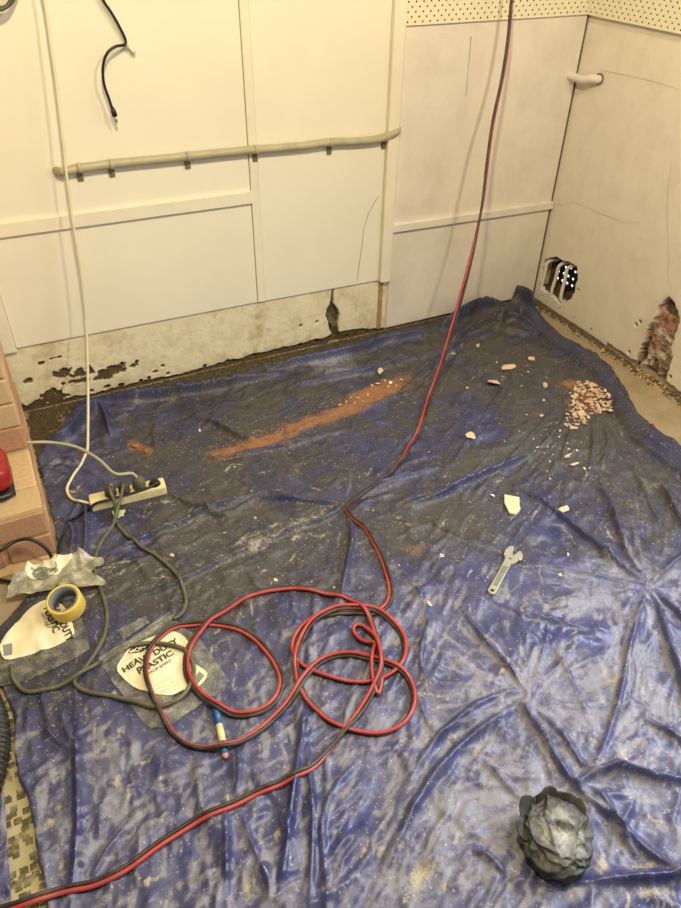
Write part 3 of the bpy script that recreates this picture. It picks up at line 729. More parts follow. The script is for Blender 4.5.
def in_poly(X, Y, P):
    ins = np.zeros(X.shape, bool); n = len(P)
    for i in range(n):
        (x0, y0), (x1, y1) = P[i], P[(i+1) % n]
        if y0 == y1: continue
        ins ^= ((y0 > Y) != (y1 > Y)) & (X < (x1-x0)*(Y-y0)/(y1-y0)+x0)
    return ins
def sheet(name, poly):
    poly = [tuple(p) for p in poly]
    ins = in_poly(XX, YY, poly); nj, ni = XX.shape
    cell = ins[:-1, :-1] | ins[1:, :-1] | ins[:-1, 1:] | ins[1:, 1:]
    used = np.zeros(ins.shape, bool)
    for dj in (0, 1):
        for di in (0, 1): used[dj:nj-1+dj, di:ni-1+di] |= cell
    X2, Y2 = XX.copy(), YY.copy(); jj, ii = np.where(used & ~ins); P = np.array(poly); Q = np.roll(P, -1, 0)
    px, py = XX[jj, ii], YY[jj, ii]; bd = np.full(px.shape, 1e9); bx = px.copy(); by = py.copy()
    for a, b in zip(P, Q):
        d = b-a; t = np.clip(((px-a[0])*d[0]+(py-a[1])*d[1])/(d @ d+1e-12), 0, 1); qx, qy = a[0]+t*d[0], a[1]+t*d[1]
        dd = np.hypot(px-qx, py-qy); m = dd < bd; bd = np.where(m, dd, bd); bx = np.where(m, qx, bx); by = np.where(m, qy, by)
    X2[jj, ii] = bx; Y2[jj, ii] = by
    Z2 = HT.copy(); Z2[jj, ii] = np.maximum(Z2[jj, ii]*.75, .003)
    idx = -np.ones(ins.shape, int); idx[used] = np.arange(used.sum())
    co = np.stack([X2[used], Y2[used], Z2[used]], 1)
    cj, ci = np.where(cell); q = np.stack([idx[cj, ci], idx[cj, ci+1], idx[cj+1, ci+1], idx[cj+1, ci]], 1)
    me = bpy.data.meshes.new(name); me.vertices.add(len(co)); me.vertices.foreach_set('co', co.ravel().astype('f4'))
    me.loops.add(q.size); me.loops.foreach_set('vertex_index', q.ravel().astype('i4'))
    me.polygons.add(len(q)); me.polygons.foreach_set('loop_start', np.arange(0, q.size, 4, dtype='i4'))
    me.update(calc_edges=True); me.validate()
    at = me.color_attributes.new('dirt', 'FLOAT_COLOR', 'POINT')
    at.data.foreach_set('color', np.stack([DUST[used], SOIL[used], ORNG[used], TAN[used]], 1).ravel().astype('f4'))
    me.materials.append(M['tarp']); me.shade_smooth()
    o = bpy.data.objects.new(name, me); col.objects.link(o); return o
back = [(40, 444), (62, 437), (78, 409), (90, 398), (112, 401), (135, 402), (180, 395), (230, 386), (261, 374), (300, 364), (338, 355), (386, 341), (440, 329), (452, 328), (470, 316), (490, 308), (505, 306), (512, 298), (527, 300), (536, 308)]
right = [(562, 335), (590, 349), (612, 369), (625, 388), (636, 410), (656, 428), (681, 445), (740, 490)]
poly = [(-2.366, -.30)]+[(p[0], p[1]+.05+.02*(p[0] > -1.0)) for p in pfl(back[1:], .006)]+[tuple(p) for p in pfl(right, .01)]
poly = [(min(x, -.012), min(y, -.012)) for x, y in poly]
left = [(52, 925), (47, 895), (38, 845), (30, 800), (20, 780), (16, 740), (14, 715), (4, 690)]
poly += [(-.3, -1.9), (-.55, -2.72), (-2.45, -2.72)]+[tuple(p) for p in pfl(left)]+[tuple(fl(-30, 660)[:2]), (-2.56, -1.02), (-2.40, -.87), (-2.366, -.80)]
pr = []
for i in range(len(poly)):                          # wobble the cut edge a little
    a, b = np.array(poly[i]), np.array(poly[(i+1) % len(poly)]); n = max(1, int(np.linalg.norm(b-a)/.03))
    for k in range(n):
        p = a+(b-a)*k/n
        if k: p = p+np.array([rg.uniform(-.003, .003), rg.uniform(-.004, 0)])
        pr.append((min(p[0], -.012), min(p[1], -.012)))
tag(sheet('drop_sheet', pr), 'large crumpled blue plastic drop sheet covered in dust across the floor', 'drop sheet')
side = [tuple(p) for p in pfl([(-60, 760), (2, 778), (6, 800), (9, 845), (12, 880), (14, 920)])]
tag(sheet('drop_sheet', side+[(-2.52, -2.5), (-2.93, -2.5), (-2.93, -1.45)]), 'narrow strip of blue plastic sheet at the left beyond the linoleum gap', 'drop sheet')

# ------------------------------------------------------------------ brick fireplace at the left
fx, LZ, LY, PY = -2.374, .188, -.805, -.50
fire = thing('brick_fireplace', 'sandy brick fireplace pier with low hearth ledge at the left edge', 'fireplace', (fx-.3, -.4, 0))
def fp_box(name, a, b, mat): o = box(name, a, b, mat); o.parent = fire; o.matrix_parent_inverse = Matrix.Translation(-Vector(fire.location)); return o
fp_box('mortar_core', (fx-.7, LY+.006, 0), (fx-.004, PY+.01, LZ-.006), 'mortar')
fp_box('mortar_core', (fx-.7, PY+.006, 0), (fx-.004, -.04, 1.15), 'mortar')
fp_box('mortar_skirt', (fx-.7, LY-.035, 0), (fx+.004, LY+.01, .012), 'mortar')
bmb = bmesh.new(); bmesh.ops.create_cube(bmb, size=1.0)
brick_me = {}
for mt in ('brick', 'brick_tan'):
    b2 = bmb.copy(); bmesh.ops.bevel(b2, geom=b2.edges[:], offset=.035, segments=1, affect='EDGES')
    me = bpy.data.meshes.new('brick'); b2.to_mesh(me); b2.free(); me.materials.append(M[mt]); brick_me[mt] = me
rb = random.Random(2)
def brick(c, s, mt):
    o = bpy.data.objects.new('brick', brick_me[mt]); col.objects.link(o); o.parent = fire
    o.location = tuple(Vector(c)-Vector(fire.location)); o.scale = s; o.rotation_euler = (rb.uniform(-.01, .01), rb.uniform(-.012, .012), rb.uniform(-.01, .01))
BH, G = .076, .010
# hearth front courses
for r in range(2):
    z = .014+r*(BH+G)+BH/2; off = 0 if r else -.115
    x = fx-.002-off*0
    first = True
    while x > fx-.62:
        ln = .125 if (first and r == 0) else .22; first = False
        brick((x-ln/2, LY+.05, z), (ln, .102, BH), 'brick'); x -= ln+G
# hearth top and side slabs
for r in range(3):
    x = fx-.002; y0 = LY+.105+.002
brick((fx-.10, (LY+.11+PY)/2, LZ-.038), (.196, PY-LY-.118, .076), 'brick_tan')
brick((fx-.31, (LY+.11+PY)/2, LZ-.038), (.20, PY-LY-.118, .076), 'brick_tan')
brick((fx-.10, LY+.06, LZ-.008), (.20, .10, .014), 'brick_tan')
# pier courses above the ledge
for r in range(11):
    z = LZ+.006+r*(BH+G)+BH/2
    x = fx-.002-(0 if r % 2 else 0); first = True
    while x > fx-.6:
        ln = .11 if (first and r % 2) else .22; first = False
        brick((x-ln/2, PY+.05, z), (ln, .102, BH), 'brick' if rb.random() < .5 else 'brick_tan'); x -= ln+G
    y = PY+.105
    while y < -.26:
        brick((fx-.052, y+.11, z), (.102, .21, BH), 'brick' if rb.random() < .5 else 'brick_tan'); y += .22
# base course seen at the side of the pier
for r in range(2):
    z = .014+r*(BH+G)+BH/2; y = LY+.11
    while y < -.15: brick((fx-.052, y+.105, z), (.102, .205, BH), 'brick' if r else 'brick_tan'); y += .215

# red plastic tool case on the ledge
rc = thing('tool_case', 'red plastic tool case with black base standing on the hearth ledge', 'tool case', (-2.515, -.648, LZ+.002))
def loft(name, secs, mat, parent, n=16, p=4):
    v = []; f = []
    for (x, cy, cz, ry, rz_) in secs:
        for j in range(n):
            a = 2*math.pi*j/n; c, s = math.cos(a), math.sin(a)
            v.append((x, cy+ry*math.copysign(abs(c)**(2/p), c), cz+rz_*math.copysign(abs(s)**(2/p), s)))
    k = len(secs)
    for i in range(k-1):
        for j in range(n): f.append((i*n+j, i*n+(j+1) % n, (i+1)*n+(j+1) % n, (i+1)*n+j))
    f.append(tuple(range(n-1, -1, -1))); f.append(tuple((k-1)*n+j for j in range(n)))
    return mesh(name, v, f, mat, parent, True)
loft('case_body', [(-.16, 0, .065, .075, .045), (-.05, 0, .065, .08, .05), (.045, 0, .062, .078, .046), (.072, 0, .058, .068, .036), (.082, 0, .055, .05, .022)], 'red_plastic', rc)
loft('case_base', [(-.16, -.005, .012, .082, .0115), (.05, -.005, .012, .084, .0115), (.08, -.005, .012, .07, .0115)], 'black_cord', rc)
for k in range(3): tube('grip_rib', [(.0+k*.022, -.082, .04), (.0+k*.022, -.086, .065), (.0+k*.022, -.07, .098)], .004, 'red_plastic', rc)

# ------------------------------------------------------------------ conduit on the wall with clips
cp = [(61, 172), (75, 169), (110, 164), (150, 160), (190, 156), (250, 150), (300, 146), (331, 142), (360, 141), (382, 138), (396, 132)]
P = [bw(px, py, -.028) for px, py in cp]
cy = thing('conduit_pipe', 'long grey conduit pipe clipped across the cream wall panels', 'conduit', (0, 0, 0))
P0 = [P[0]+np.array([-.012, .035, 0])]+[P[0]+np.array([-.008, .012, 0])]+P+[P[-1]+np.array([.014, .014, .004]), P[-1]+np.array([.022, .034, .006])]
tube('pipe', catmull(P0, .01), .0135, 'conduit', cy, 14)
for px, py in [(79, 168), (111, 164), (188, 156), (256, 149.5), (331, 142.5), (386, 137)]:
    c = bw(px, py, -.028); V = []; Fc = []; n = 12
    cl = thing('conduit_clip', None, None); cl.parent = cy
    for i in range(n+1):
        a = math.pi*i/n-math.pi/2
        for dx in (-.007, .007): V.append((c[0]+dx, c[1]-.0155*math.cos(a), c[2]+.0155*math.sin(a)))
    for i in range(n): Fc.append((2*i, 2*i+1, 2*i+3, 2*i+2))
    bpy.data.objects.remove(cl)
    o = mesh('clip_band', V, Fc, 'conduit', cy, True); md = o.modifiers.new('thick', 'SOLIDIFY'); md.thickness = .002
    o = box('clip_foot', (c[0]-.0095, -.015, c[2]-.046), (c[0]+.0095, -.009, c[2]-.012), 'clip', cy, .002)
    s = lathe('screw', [(0, .0), (.004, 0), (.003, .002), (0, .0025)], 'steel_dark', o, 10); s.rotation_euler = (math.pi/2, 0, 0); s.location = (c[0], -.0152, c[2]-.033)
# short conduit stub at the corner
cs = thing('conduit_stub', 'short cream conduit stub bridging the corner under the pegboard', 'conduit')
a, b = bw(571, 76, -.012), rw(600, 79, -.002)
tube('pipe', catmull([a+np.array([-.004, .03, 0]), a+np.array([.0, -.016, 0]), (a+b)/2+np.array([-.018, -.02, -.003]), b+np.array([-.028, .02, 0]), b+np.array([-.016, 0, 0]), b+np.array([.02, .004, 0])], .008), .0155, 'panel_worn', cs, 14)
lathe('pipe_collar', [(.0155, 0), (.021, 0), (.021, .006), (.0155, .006)], 'clip', cs, 16, True)
cs.children[-1].location = tuple(b+np.array([-.006, .002, 0])); cs.children[-1].rotation_euler = (0, math.pi/2, 0)

# vent in the right wall
vt = thing('air_vent', 'broken air vent with pale fins and daylight dots in the right wall', 'vent')
y0, y1 = min(p[0] for p in vent), max(p[0] for p in vent); z0, z1 = min(p[1] for p in vent), max(p[1] for p in vent)
pv = [rw(*p, .074) for p in [(556, 258), (584, 262), (582, 290), (566, 291), (560, 284), (556, 270)]]
slab('perforated_plate', [(p[1], p[2]) for p in pv], [], lambda u, v, d: (.074+.004*d, u, v), 'black', vt)
box('vent_back', (.079, y0-.06, z0-.03), (.084, y1+.05, z1+.09), 'masonry', vt)
box('vent_sill', (.03, y0-.02, z0-.02), (.075, y1+.02, z0+.012), 'masonry', vt)
for px0, py0, px1, py1 in [(549, 261, 541, 292), (561, 264, 551, 297), (569, 267, 561, 300)]:
    t, bt = rw(px0, py0, .012), rw(px1, py1, .012)
    tube('fin', catmull([t+np.array([.05, -.01, .004]), t+np.array([.012, -.004, .004]), t+np.array([0, .006, -.01]), (t*.6+bt*.4)+np.array([-.002, .004, 0]), bt, bt+np.array([.03, 0, -.012])], .01), .0082, 'plaster_right', vt, 10)
for q in [(195, 115), (217, 118), (235, 135), (165, 132), (205, 152), (160, 160), (225, 165), (200, 182), (221, 193), (180, 171), (186, 141), (199, 137)]:
    c = rw(520+q[0]/4.23, 240+q[1]/4.23, .0745)
    o = lathe('vent_glow_dot', [(0, 0), (.0065, 0), (.0055, .0008), (0, .001)], 'daylight', vt, 10); o.location = tuple(c); o.rotation_euler = (0, -math.pi/2, 0)  # glowing discs stand in for daylight coming through the vent

# ------------------------------------------------------------------ hanging wall leads
an = thing('aerial_lead', 'black aerial lead with plug end looped over a nail', 'cable')
ap = [(96, -22), (103, 0), (111, 12), (119, 26), (126, 42), (124, 45), (117, 46), (108, 52), (103, 66), (104, 84), (108, 96), (112, 108)]
dep = [.03, .03, .03, .028, .022, .03, .045, .05, .05, .048, .045, .045]
AP = [bw(px, py, -d) for (px, py), d in zip(ap, dep)]
tube('lead', catmull(AP, .01), .0042, 'black_cord', an)
e0, e1, e2 = bw(112, 107, -.045), bw(115, 116, -.046), bw(116.5, 122, -.046)
tube('connector', [e0, e0*.5+e1*.5, e1], [.0048, .008, .0085], 'black_cord', an, 10); tube('pin', [e1, e2], .005, 'steel', an, 10)
nl = thing('wall_nail', 'small nail with pale cable clip holding the black aerial lead', 'nail')
tube('nail_shank', [bw(127, 45, .0), bw(126, 46, -.035)], .0025, 'steel_dark', nl, 8); tube('cable_clip', [bw(128, 46, -.02), bw(132, 50, -.024), bw(134, 53, -.022)], [.004, .005, .007], 'panel_worn', nl, 8)
coil = []
for k in range(40):
    a = k/39*2*math.pi*2.6; coil.append(bw(2+15*math.sin(a)-k*.1, -14+24*-math.cos(a)*.9+k*.06, -.04-.004*k/6))
tag(tube('cable_coil', catmull(coil, .01), .0055, 'olive_cord'), 'grey green cable coil hanging at the top left corner', 'cable')

COVER = []                                           # things the cords lie on: (polygon, height function)
def HC(x, y):
    z = HF(x, y)
    for P, f in COVER:
        ins = False; n = len(P)
        for i in range(n):
            (x0, y0), (x1, y1) = P[i], P[(i+1) % n]
            if (y0 > y) != (y1 > y) and x < (x1-x0)*(y-y0)/(y1-y0)+x0: ins = not ins
        if ins: z = max(z, f(x, y))
    return z
def crumple(name, px, z, mat, parent=None, n=10, amp=.006, seed=0, lift=0.004):
    """quad patch between four pixel corners draped just over the sheet with folds"""
    c = [on(*p) for p in px]; rg_ = np.random.RandomState(seed); V = []; Fc = []
    for j in range(n+1):
        for i in range(n+1):
            u, v = i/n, j/n; p = (c[0]*(1-u)+c[1]*u)*(1-v)+(c[3]*(1-u)+c[2]*u)*v
            V.append((p[0], p[1], HF(p[0], p[1])+lift+z+amp*rg_.rand()))
    for j in range(n):
        for i in range(n): k = j*(n+1)+i; Fc.append((k, k+1, k+n+2, k+n+1))
    return mesh(name, V, Fc, mat, parent, True)
# ------------------------------------------------------------------ plastic bags with printed card
def text_mesh(body, size):
    cu = bpy.data.curves.new('t', 'FONT'); cu.body = body; cu.size = size; cu.align_x = 'CENTER'; cu.align_y = 'CENTER'; cu.offset = size*.022
    o = bpy.data.objects.new('t', cu); col.objects.link(o); bpy.context.view_layer.update()
    me = bpy.data.meshes.new_from_object(o.evaluated_get(bpy.context.evaluated_depsgraph_get())); bpy.data.objects.remove(o); return me
def drape_poly(name, pts, hf, lift, mat, parent, step=.008, folds=0, seed=0):
    """thin draped sheet inside a floor polygon"""
    x0, x1 = min(p[0] for p in pts), max(p[0] for p in pts); y0_, y1_ = min(p[1] for p in pts), max(p[1] for p in pts)
    bm = bmesh.new(); vs = [bm.verts.new((p[0], p[1], 0)) for p in pts]; bm.faces.new(vs)
    for ax, lo, hi in ((0, x0, x1), (1, y0_, y1_)):
        k = lo+step
        while k < hi:
            co = [0, 0, 0]; no = [0, 0, 0]; co[ax] = k; no[ax] = 1
            bmesh.ops.bisect_plane(bm, geom=bm.verts[:]+bm.edges[:]+bm.faces[:], plane_co=co, plane_no=no); k += step
    bmesh.ops.triangulate(bm, faces=[f for f in bm.faces if len(f.verts) > 4])
    for v in bm.verts: v.co.z = hf(v.co.x, v.co.y)+lift
    bm.normal_update()
    for f in bm.faces:
        if f.normal.z < 0: f.normal_flip()
    return from_bm(name, bm, mat, parent, True)
def bag(label_txt, outline, lab, seed, amp, tilt=None, film='bag'):
    root = thing('plastic_bag', label_txt, 'plastic bag')
    g1, g2 = np.random.RandomState(seed).rand(64, 64).tolist(), np.random.RandomState(seed+9).rand(64, 64).tolist()
    def sn(x, y, sc, g):
        u, v = x*sc+300, y*sc+300; i, j = int(u), int(v); a, b = u-i, v-j; a = a*a*(3-2*a); b = b*b*(3-2*b); q = lambda m, n: g[(j+n) % 64][(i+m) % 64]
        return (q(0, 0)*(1-a)+q(1, 0)*a)*(1-b)+(q(0, 1)*(1-a)+q(1, 1)*a)*b
    def hf(x, y):
        r1, r2 = 1-abs(2*sn(x, y, 14, g1)-1), 1-abs(2*sn(x, y, 30, g2)-1)
        z = HF(x, y)+.004+amp*r1**3+amp*.45*r2**3
        if tilt: z += tilt(x, y)
        return z
    out = [tuple(on(*p)[:2]) for p in outline]
    drape_poly('clear_film', out, hf, 0, film, root)
    if not tilt: COVER.append((out, lambda x, y: hf(x, y)+.003))
    lb = drape_poly('card_label', [tuple(on(*p)[:2]) for p in lab], hf, .0018, 'label', root) if lab else None
    return root, hf, lb
def put_text(body, size, px, dirpx, mat, hf, parent, lift=.0034):
    c = on(*px); d = on(*dirpx)-c; a = math.atan2(d[1], d[0]); me = text_mesh(body, size)
    for v in me.vertices:
        x, y = v.co.x, v.co.y; X = c[0]+x*math.cos(a)-y*math.sin(a); Y = c[1]+x*math.sin(a)+y*math.cos(a)
        v.co = (X, Y, hf(X, Y)+lift)
    me.materials.append(M[mat]); o = bpy.data.objects.new('print', me); col.objects.link(o); o.parent = parent
def smooth_closed(pts, k=4):
    P = [np.array(p, float) for p in pts]; n = len(P); out = []
    for i in range(n):
        p0, p1, p2, p3 = P[i-1], P[i], P[(i+1) % n], P[(i+2) % n]
        for j in range(k):
            t = j/k; out.append(tuple(.5*((2*p1)+(-p0+p2)*t+(2*p0-5*p1+4*p2-p3)*t*t+(-p0+3*p1-3*p2+p3)*t**3)))
    return out
b2, hf2, lb2 = bag('clear plastic bag with round heavy duty plastic card under the red hose', [(101, 664), (116, 650), (150, 631), (172, 617), (181, 628), (196, 636), (212, 656), (229, 682), (224, 692), (206, 702), (186, 716), (168, 728), (152, 730), (142, 722), (128, 702), (112, 682)],
    smooth_closed([(118, 673), (122, 660), (136, 646), (156, 637), (176, 634), (189, 645), (192, 662), (198, 668), (208, 676), (200, 688), (186, 692), (172, 697), (152, 695), (134, 688)], 3), 301, .006)
put_text('HEAVY DUTY', .0255, (151, 657.5), (177, 643), 'ink', hf2, lb2)
put_text('PLASTIC', .027, (156, 664.5), (180, 651), 'ink', hf2, lb2)
put_text('DROP SHEET', .012, (160, 670), (183, 658), 'ink_grey', hf2, lb2)
ov = drape_poly('logo_oval', [tuple(on(141+13*math.cos(t*.5236)*.93+3.5*math.sin(t*.5236)*.3, 650-7*math.cos(t*.5236)*.75+3.4*math.sin(t*.5236))[:2]) for t in range(12)], hf2, .0028, 'ink', lb2)
put_text('MONA', .017, (140, 651), (153, 644), 'label', hf2, lb2, .0042)
for k in range(5): put_text('_ _ __ _ ___ _', .010, (163+k*1.2, 674+k*4), (180+k*1.2, 666+k*4), 'ink_grey', hf2, lb2) if k > 1 else None
drape_poly('bar_code', [tuple(on(*p)[:2]) for p in [(193, 683), (200, 674), (205, 678), (198, 687)]], hf2, .003, 'ink_grey', lb2)
b1, hf1, lb1 = bag('grey plastic bag with cream heavy duty plastic card under the tape roll', [(-12, 690), (-6, 655), (10, 634), (24, 618), (50, 598), (72, 598), (86, 630), (90, 650), (60, 668), (26, 684), (10, 686)],
    smooth_closed([(1, 650), (5, 640), (13, 630), (20, 622), (30, 610), (42, 603), (54, 602), (66, 610), (75, 632), (70, 640), (50, 650), (24, 658), (6, 661)], 3), 401, .006)
put_text('HEAVY DUTY', .026, (62, 622), (67, 633), 'ink', hf1, lb1)
put_text('PLASTIC', .027, (52, 621), (56.5, 632), 'ink', hf1, lb1)
put_text('DROP SHEET', .011, (46, 622.5), (50, 632), 'ink_grey', hf1, lb1)
drape_poly('bar_code', [tuple(on(*p)[:2]) for p in [(4, 648), (13, 645), (13, 656), (5, 658)]], hf1, .003, 'ink_grey', lb1)
b3, hf3, lb3 = bag('crumpled torn plastic bag between hearth and tape roll', [(8, 602), (12, 590), (24, 580), (45, 570), (62, 566), (76, 561), (92, 563), (104, 562), (106, 568), (97, 573), (92, 580), (106, 584), (108, 590), (88, 592), (60, 595), (34, 600)],
    smooth_closed([(28, 578), (40, 570), (56, 569), (70, 563), (76, 566), (64, 574), (60, 580), (44, 582), (34, 584)], 2), 501, .030, tilt=lambda x, y: .012, film='bag_white')
drape_poly('grey_print', [tuple(on(*p)[:2]) for p in smooth_closed([(34, 580), (42, 575), (56, 574), (61, 577), (54, 581), (42, 584)], 2)], hf3, .003, 'ink_grey', lb3)
tag(crumple('plastic_scrap', [(118, 634), (146, 618), (150, 625), (124, 642)], .004, 'bag', n=8, amp=.008, seed=4), 'dusty torn plastic scrap behind the round card bag', 'plastic scrap')
# folded-over flap of the card bag
fl_ = crumple('bag_flap', [(100, 664), (170, 617), (174, 624), (106, 668)], .016, 'bag', b2, n=12, amp=.006, seed=8)

# ------------------------------------------------------------------ power strip and cords
def relax(P, r):
    """keep a lying cord on top of the sheet and of itself"""
    P = P.copy(); n = len(P)
    base = np.array([HC(p[0], p[1])+r for p in P]); P[:, 2] = base
    for i in range(n):
        j = np.arange(0, max(0, i-int(.06/.01)))
        if len(j):
            d = np.hypot(P[j, 0]-P[i, 0], P[j, 1]-P[i, 1]); k = j[d < 2.0*r]
            if len(k): P[i, 2] = max(P[i, 2], P[k, 2].max()+2.0*r)
    z = P[:, 2].copy()
    for _ in range(3): z[1:-1] = np.maximum(z[1:-1], .5*z[1:-1]+.25*(z[2:]+z[:-2]))
    for _ in range(2): z[1:-1] = .5*z[1:-1]+.25*(z[2:]+z[:-2])
    P[:, 2] = np.maximum(z, base-.002); return P
def cord(name, px, r, mat, parent, lead=None, tail=None):
    P = catmull([on(x, y, r) for x, y in px], .01); P = relax(P, r)
    if lead is not None: P = np.vstack([catmull(list(lead)+[P[0], P[2]], .012)[:-2], P])
    if tail is not None: P = np.vstack([P, catmull([P[-3], P[-1]]+list(tail), .008)[2:]])
    return tube(name, P, r, mat, parent)
sa, sb = on(91, 507), on(166, 489); sd = (sb-sa)[:2]; L = float(np.linalg.norm(sd)); ang = math.atan2(sd[1], sd[0])
sm_ = (sa+sb)/2; SZ = .007
ps = thing('power_strip', 'cream four-socket power strip with white cord hanging from above', 'power strip', (sm_[0], sm_[1], SZ), ang)
box('body', (-L/2, -.026, 0), (L/2, .026, .036), 'cream_plastic', ps, .005)
socks = [-.5+.285, -.5+.465, -.5+.665, -.5+.865]
for s in socks:
    o = lathe('socket', [(0, .0362), (.0165, .0362), (.0185, .0375), (.0195, .0362)], 'dark_cord', ps, 20); o.location = (s*L, 0, 0)
    for dy in (-.0095, .0095):
        h = lathe('socket_hole', [(0, .0366), (.0024, .0366), (.0024, .0372), (0, .0372)], 'black', o, 8); h.location = (dy, 0, 0)
def strip_pt(s, y, z): c, n = math.cos(ang), math.sin(ang); return np.array([sm_[0]+s*L*c-y*n, sm_[1]+s*L*n+y*c, SZ+z])
hang = [bw(34, -40, -.05), bw(44, 0, -.055), bw(50, 40, -.06), bw(57, 92, -.065), bw(63, 145, -.07), bw(71, 210, -.08), bw(80, 268, -.09), bw(85, 310, -.10), bw(87, 345, -.13), bw(88, 385, -.19), bw(88, 425, -.28)]
wc = cord('cord', [(87, 452), (82, 463), (73, 476), (67, 489), (70, 497), (79, 501)], .0048, 'white_cord', None, lead=hang, tail=[strip_pt(-.5, 0, .018)])
wc.parent = ps; bpy.context.view_layer.update(); wc.matrix_parent_inverse = ps.matrix_world.inverted()
def plug(parent, s, mat, tall=.03, r=.018):
    o = lathe('plug', [(0, 0), (r*.92, 0), (r, .004), (r, tall*.6), (r*.8, tall*.9), (r*.45, tall), (0, tall)], mat, parent, 20)
    o.location = tuple(strip_pt(s, 0, .0365)); return o
k1 = thing('appliance_cord', 'dark olive cord plugged into the first socket and curving right', 'cable')
plug(k1, socks[0], 'dark_cord')
cord('cord', [(117, 524), (127, 536), (141, 547), (158, 557), (172, 569), (182, 585), (186, 603), (181, 615), (174, 622)], .0055, 'olive_cord', k1, lead=[strip_pt(socks[0], 0, .064), strip_pt(socks[0], -.022, .064), strip_pt(socks[0]+.02, -.045, .035)])
k2 = thing('appliance_cord', 'dirty grey cord plugged into the second socket and looping through the plastic bags', 'cable')
plug(k2, socks[1], 'dark_cord', .034)
cord('cord', [(112, 527), (104, 538), (97, 551), (94, 563), (97, 580), (103, 596), (107, 615), (104, 636), (94, 655), (83, 670), (74, 681), (79, 688), (93, 693), (115, 697), (140, 705), (162, 709), (182, 700), (193, 682), (193, 664), (184, 652), (165, 646), (140, 646), (115, 654), (93, 667), (72, 681), (48, 689), (27, 692), (15, 682), (12, 668)], .0058, 'olive_cord', k2,
     lead=[strip_pt(socks[1], 0, .068), strip_pt(socks[1]-.02, -.024, .066), strip_pt(socks[1]-.1, -.05, .04)])
k3 = thing('appliance_cord', 'pale grey cord arching over from the hearth to the third socket', 'cable')
plug(k3, socks[2], 'olive_cord', .042, .021)
hz = [fl(-20, 446, LZ+.006), fl(2, 444, LZ+.006), fl(30, 442.5, LZ+.006), fl(52, 442.5, .17), fl(76, 447, .15), fl(98, 459, .135), fl(116, 474, .12)]
tube('cord', catmull(hz+[strip_pt(socks[2]-.05, .004, .095), strip_pt(socks[2]-.005, 0, .074)], .01), .0052, 'conduit', k3)
k4 = thing('appliance_cord', 'thin black cord from the last socket lying along the strip', 'cable')
plug(k4, socks[3], 'black_cord', .014, .016)
cord('cord', [(88, 511), (76, 519), (66, 529), (60, 540), (58, 551), (62, 562)], .0042, 'black_cord', k4, lead=[strip_pt(socks[3], 0, .05), strip_pt(socks[3], -.014, .047), strip_pt(socks[2], -.024, .043), strip_pt(socks[0], -.028, .04), strip_pt(-.45, -.03, .036)])
tag(tube('appliance_cord', catmull([fl(-25, 560, .10), fl(0, 551, .115), fl(14, 542, .12), fl(29, 539, .12), fl(42, 545, .10), fl(50, 554, .07), fl(53, 565, .03), fl(51, 574, .02)], .01), .0052, 'black_cord'), 'black cord arching in front of the hearth bricks', 'cable')
tag(tube('appliance_cord', catmull([fl(-30, 577, .02), fl(0, 580, .014), fl(14, 583, .012), fl(28, 592, .012)], .01), .005, 'black_cord'), 'short black cord lying on floor below the hearth bricks', 'cable')
# little tag under the strip
tag(crumple('paper_tag', [(112, 513), (126, 511), (124, 517), (116, 521)], 0, 'green_print', n=4), 'small green and white paper tag below the power strip', 'tag')

# pen
pa, pb = on(215, 704), on(226, 760); d = pb-pa; Ln = float(np.linalg.norm(d[:2])); pen = thing('marker_pen', 'blue pencil with cream band lying beside the card bag', 'pencil', (pa[0], pa[1], .0165), math.atan2(d[1], d[0]))
seg = [('barrel', 0, .42, .0085, 'pen_blue'), ('band', .42, .72, .0087, 'pen_cream'), ('barrel', .72, .93, .0085, 'pen_blue')]
for nm, a, b, r, mt in seg: tube(nm, [(a*Ln, 0, 0), (b*Ln, 0, 0)], r, mt, pen, 8)
tube('tip', [(.93*Ln, 0, 0), (.97*Ln, 0, 0), (Ln, 0, 0)], [.0085, .007, .002], 'pen_pink', pen, 8)

nrm = np.array([-d[1], d[0]])/Ln*.009
COVER.append(([tuple(pa[:2]+nrm), tuple(pb[:2]+nrm), tuple(pb[:2]-nrm), tuple(pa[:2]-nrm)], lambda x, y: .0255))

# ------------------------------------------------------------------ red and black twin hose
hp = [(391, 594), (386, 606), (376, 614), (360, 612), (340, 611), (320, 616), (303, 627), (294, 641), (294, 655), (303, 666), (320, 674), (340, 680), (365, 683), (386, 677), (400, 665), (405, 650), (402, 635), (392, 622),
      (376, 613), (350, 610), (325, 616), (307, 629), (299, 646), (296, 663), (299, 683), (308, 701), (324, 717), (347, 729), (376, 734), (399, 727), (412, 711), (414, 693), (407, 677), (393, 666), (373, 658), (347, 655), (325, 659), (309, 673), (293, 697), (275, 717), (258, 732), (237, 744), (212, 749), (190, 746), (174, 735), (163, 717), (152, 694), (146, 672), (151, 650), (168, 633), (190, 625), (215, 624), (240, 629), (260, 643), (275, 662), (282, 682), (275, 701), (256, 713), (235, 715), (213, 706), (196, 692), (187, 674), (188, 655), (199, 634), (217, 616), (240, 600), (265, 591), (295, 588), (325, 594), (352, 602), (367, 614), (374, 630), (379, 650), (382, 672), (381, 690), (378, 698), (373, 686), (371, 668), (373, 652), (377, 645), (368, 645), (358, 640), (352, 631), (355, 625), (364, 627), (373, 638), (380, 655), (381, 675), (373, 692), (360, 712), (345, 731), (329, 750), (311, 768), (280, 785), (250, 796), (225, 807), (200, 819), (180, 831), (160, 844), (130, 867), (100, 882), (60, 892), (24, 903), (-10, 914), (-60, 925)]
top = [(512, -40), (511, 0), (508, 40), (502, 80), (493, 122), (487, 165), (483, 200), (474, 246), (462, 294), (450, 336), (439, 372)]
yf = on(429, 398)[1]
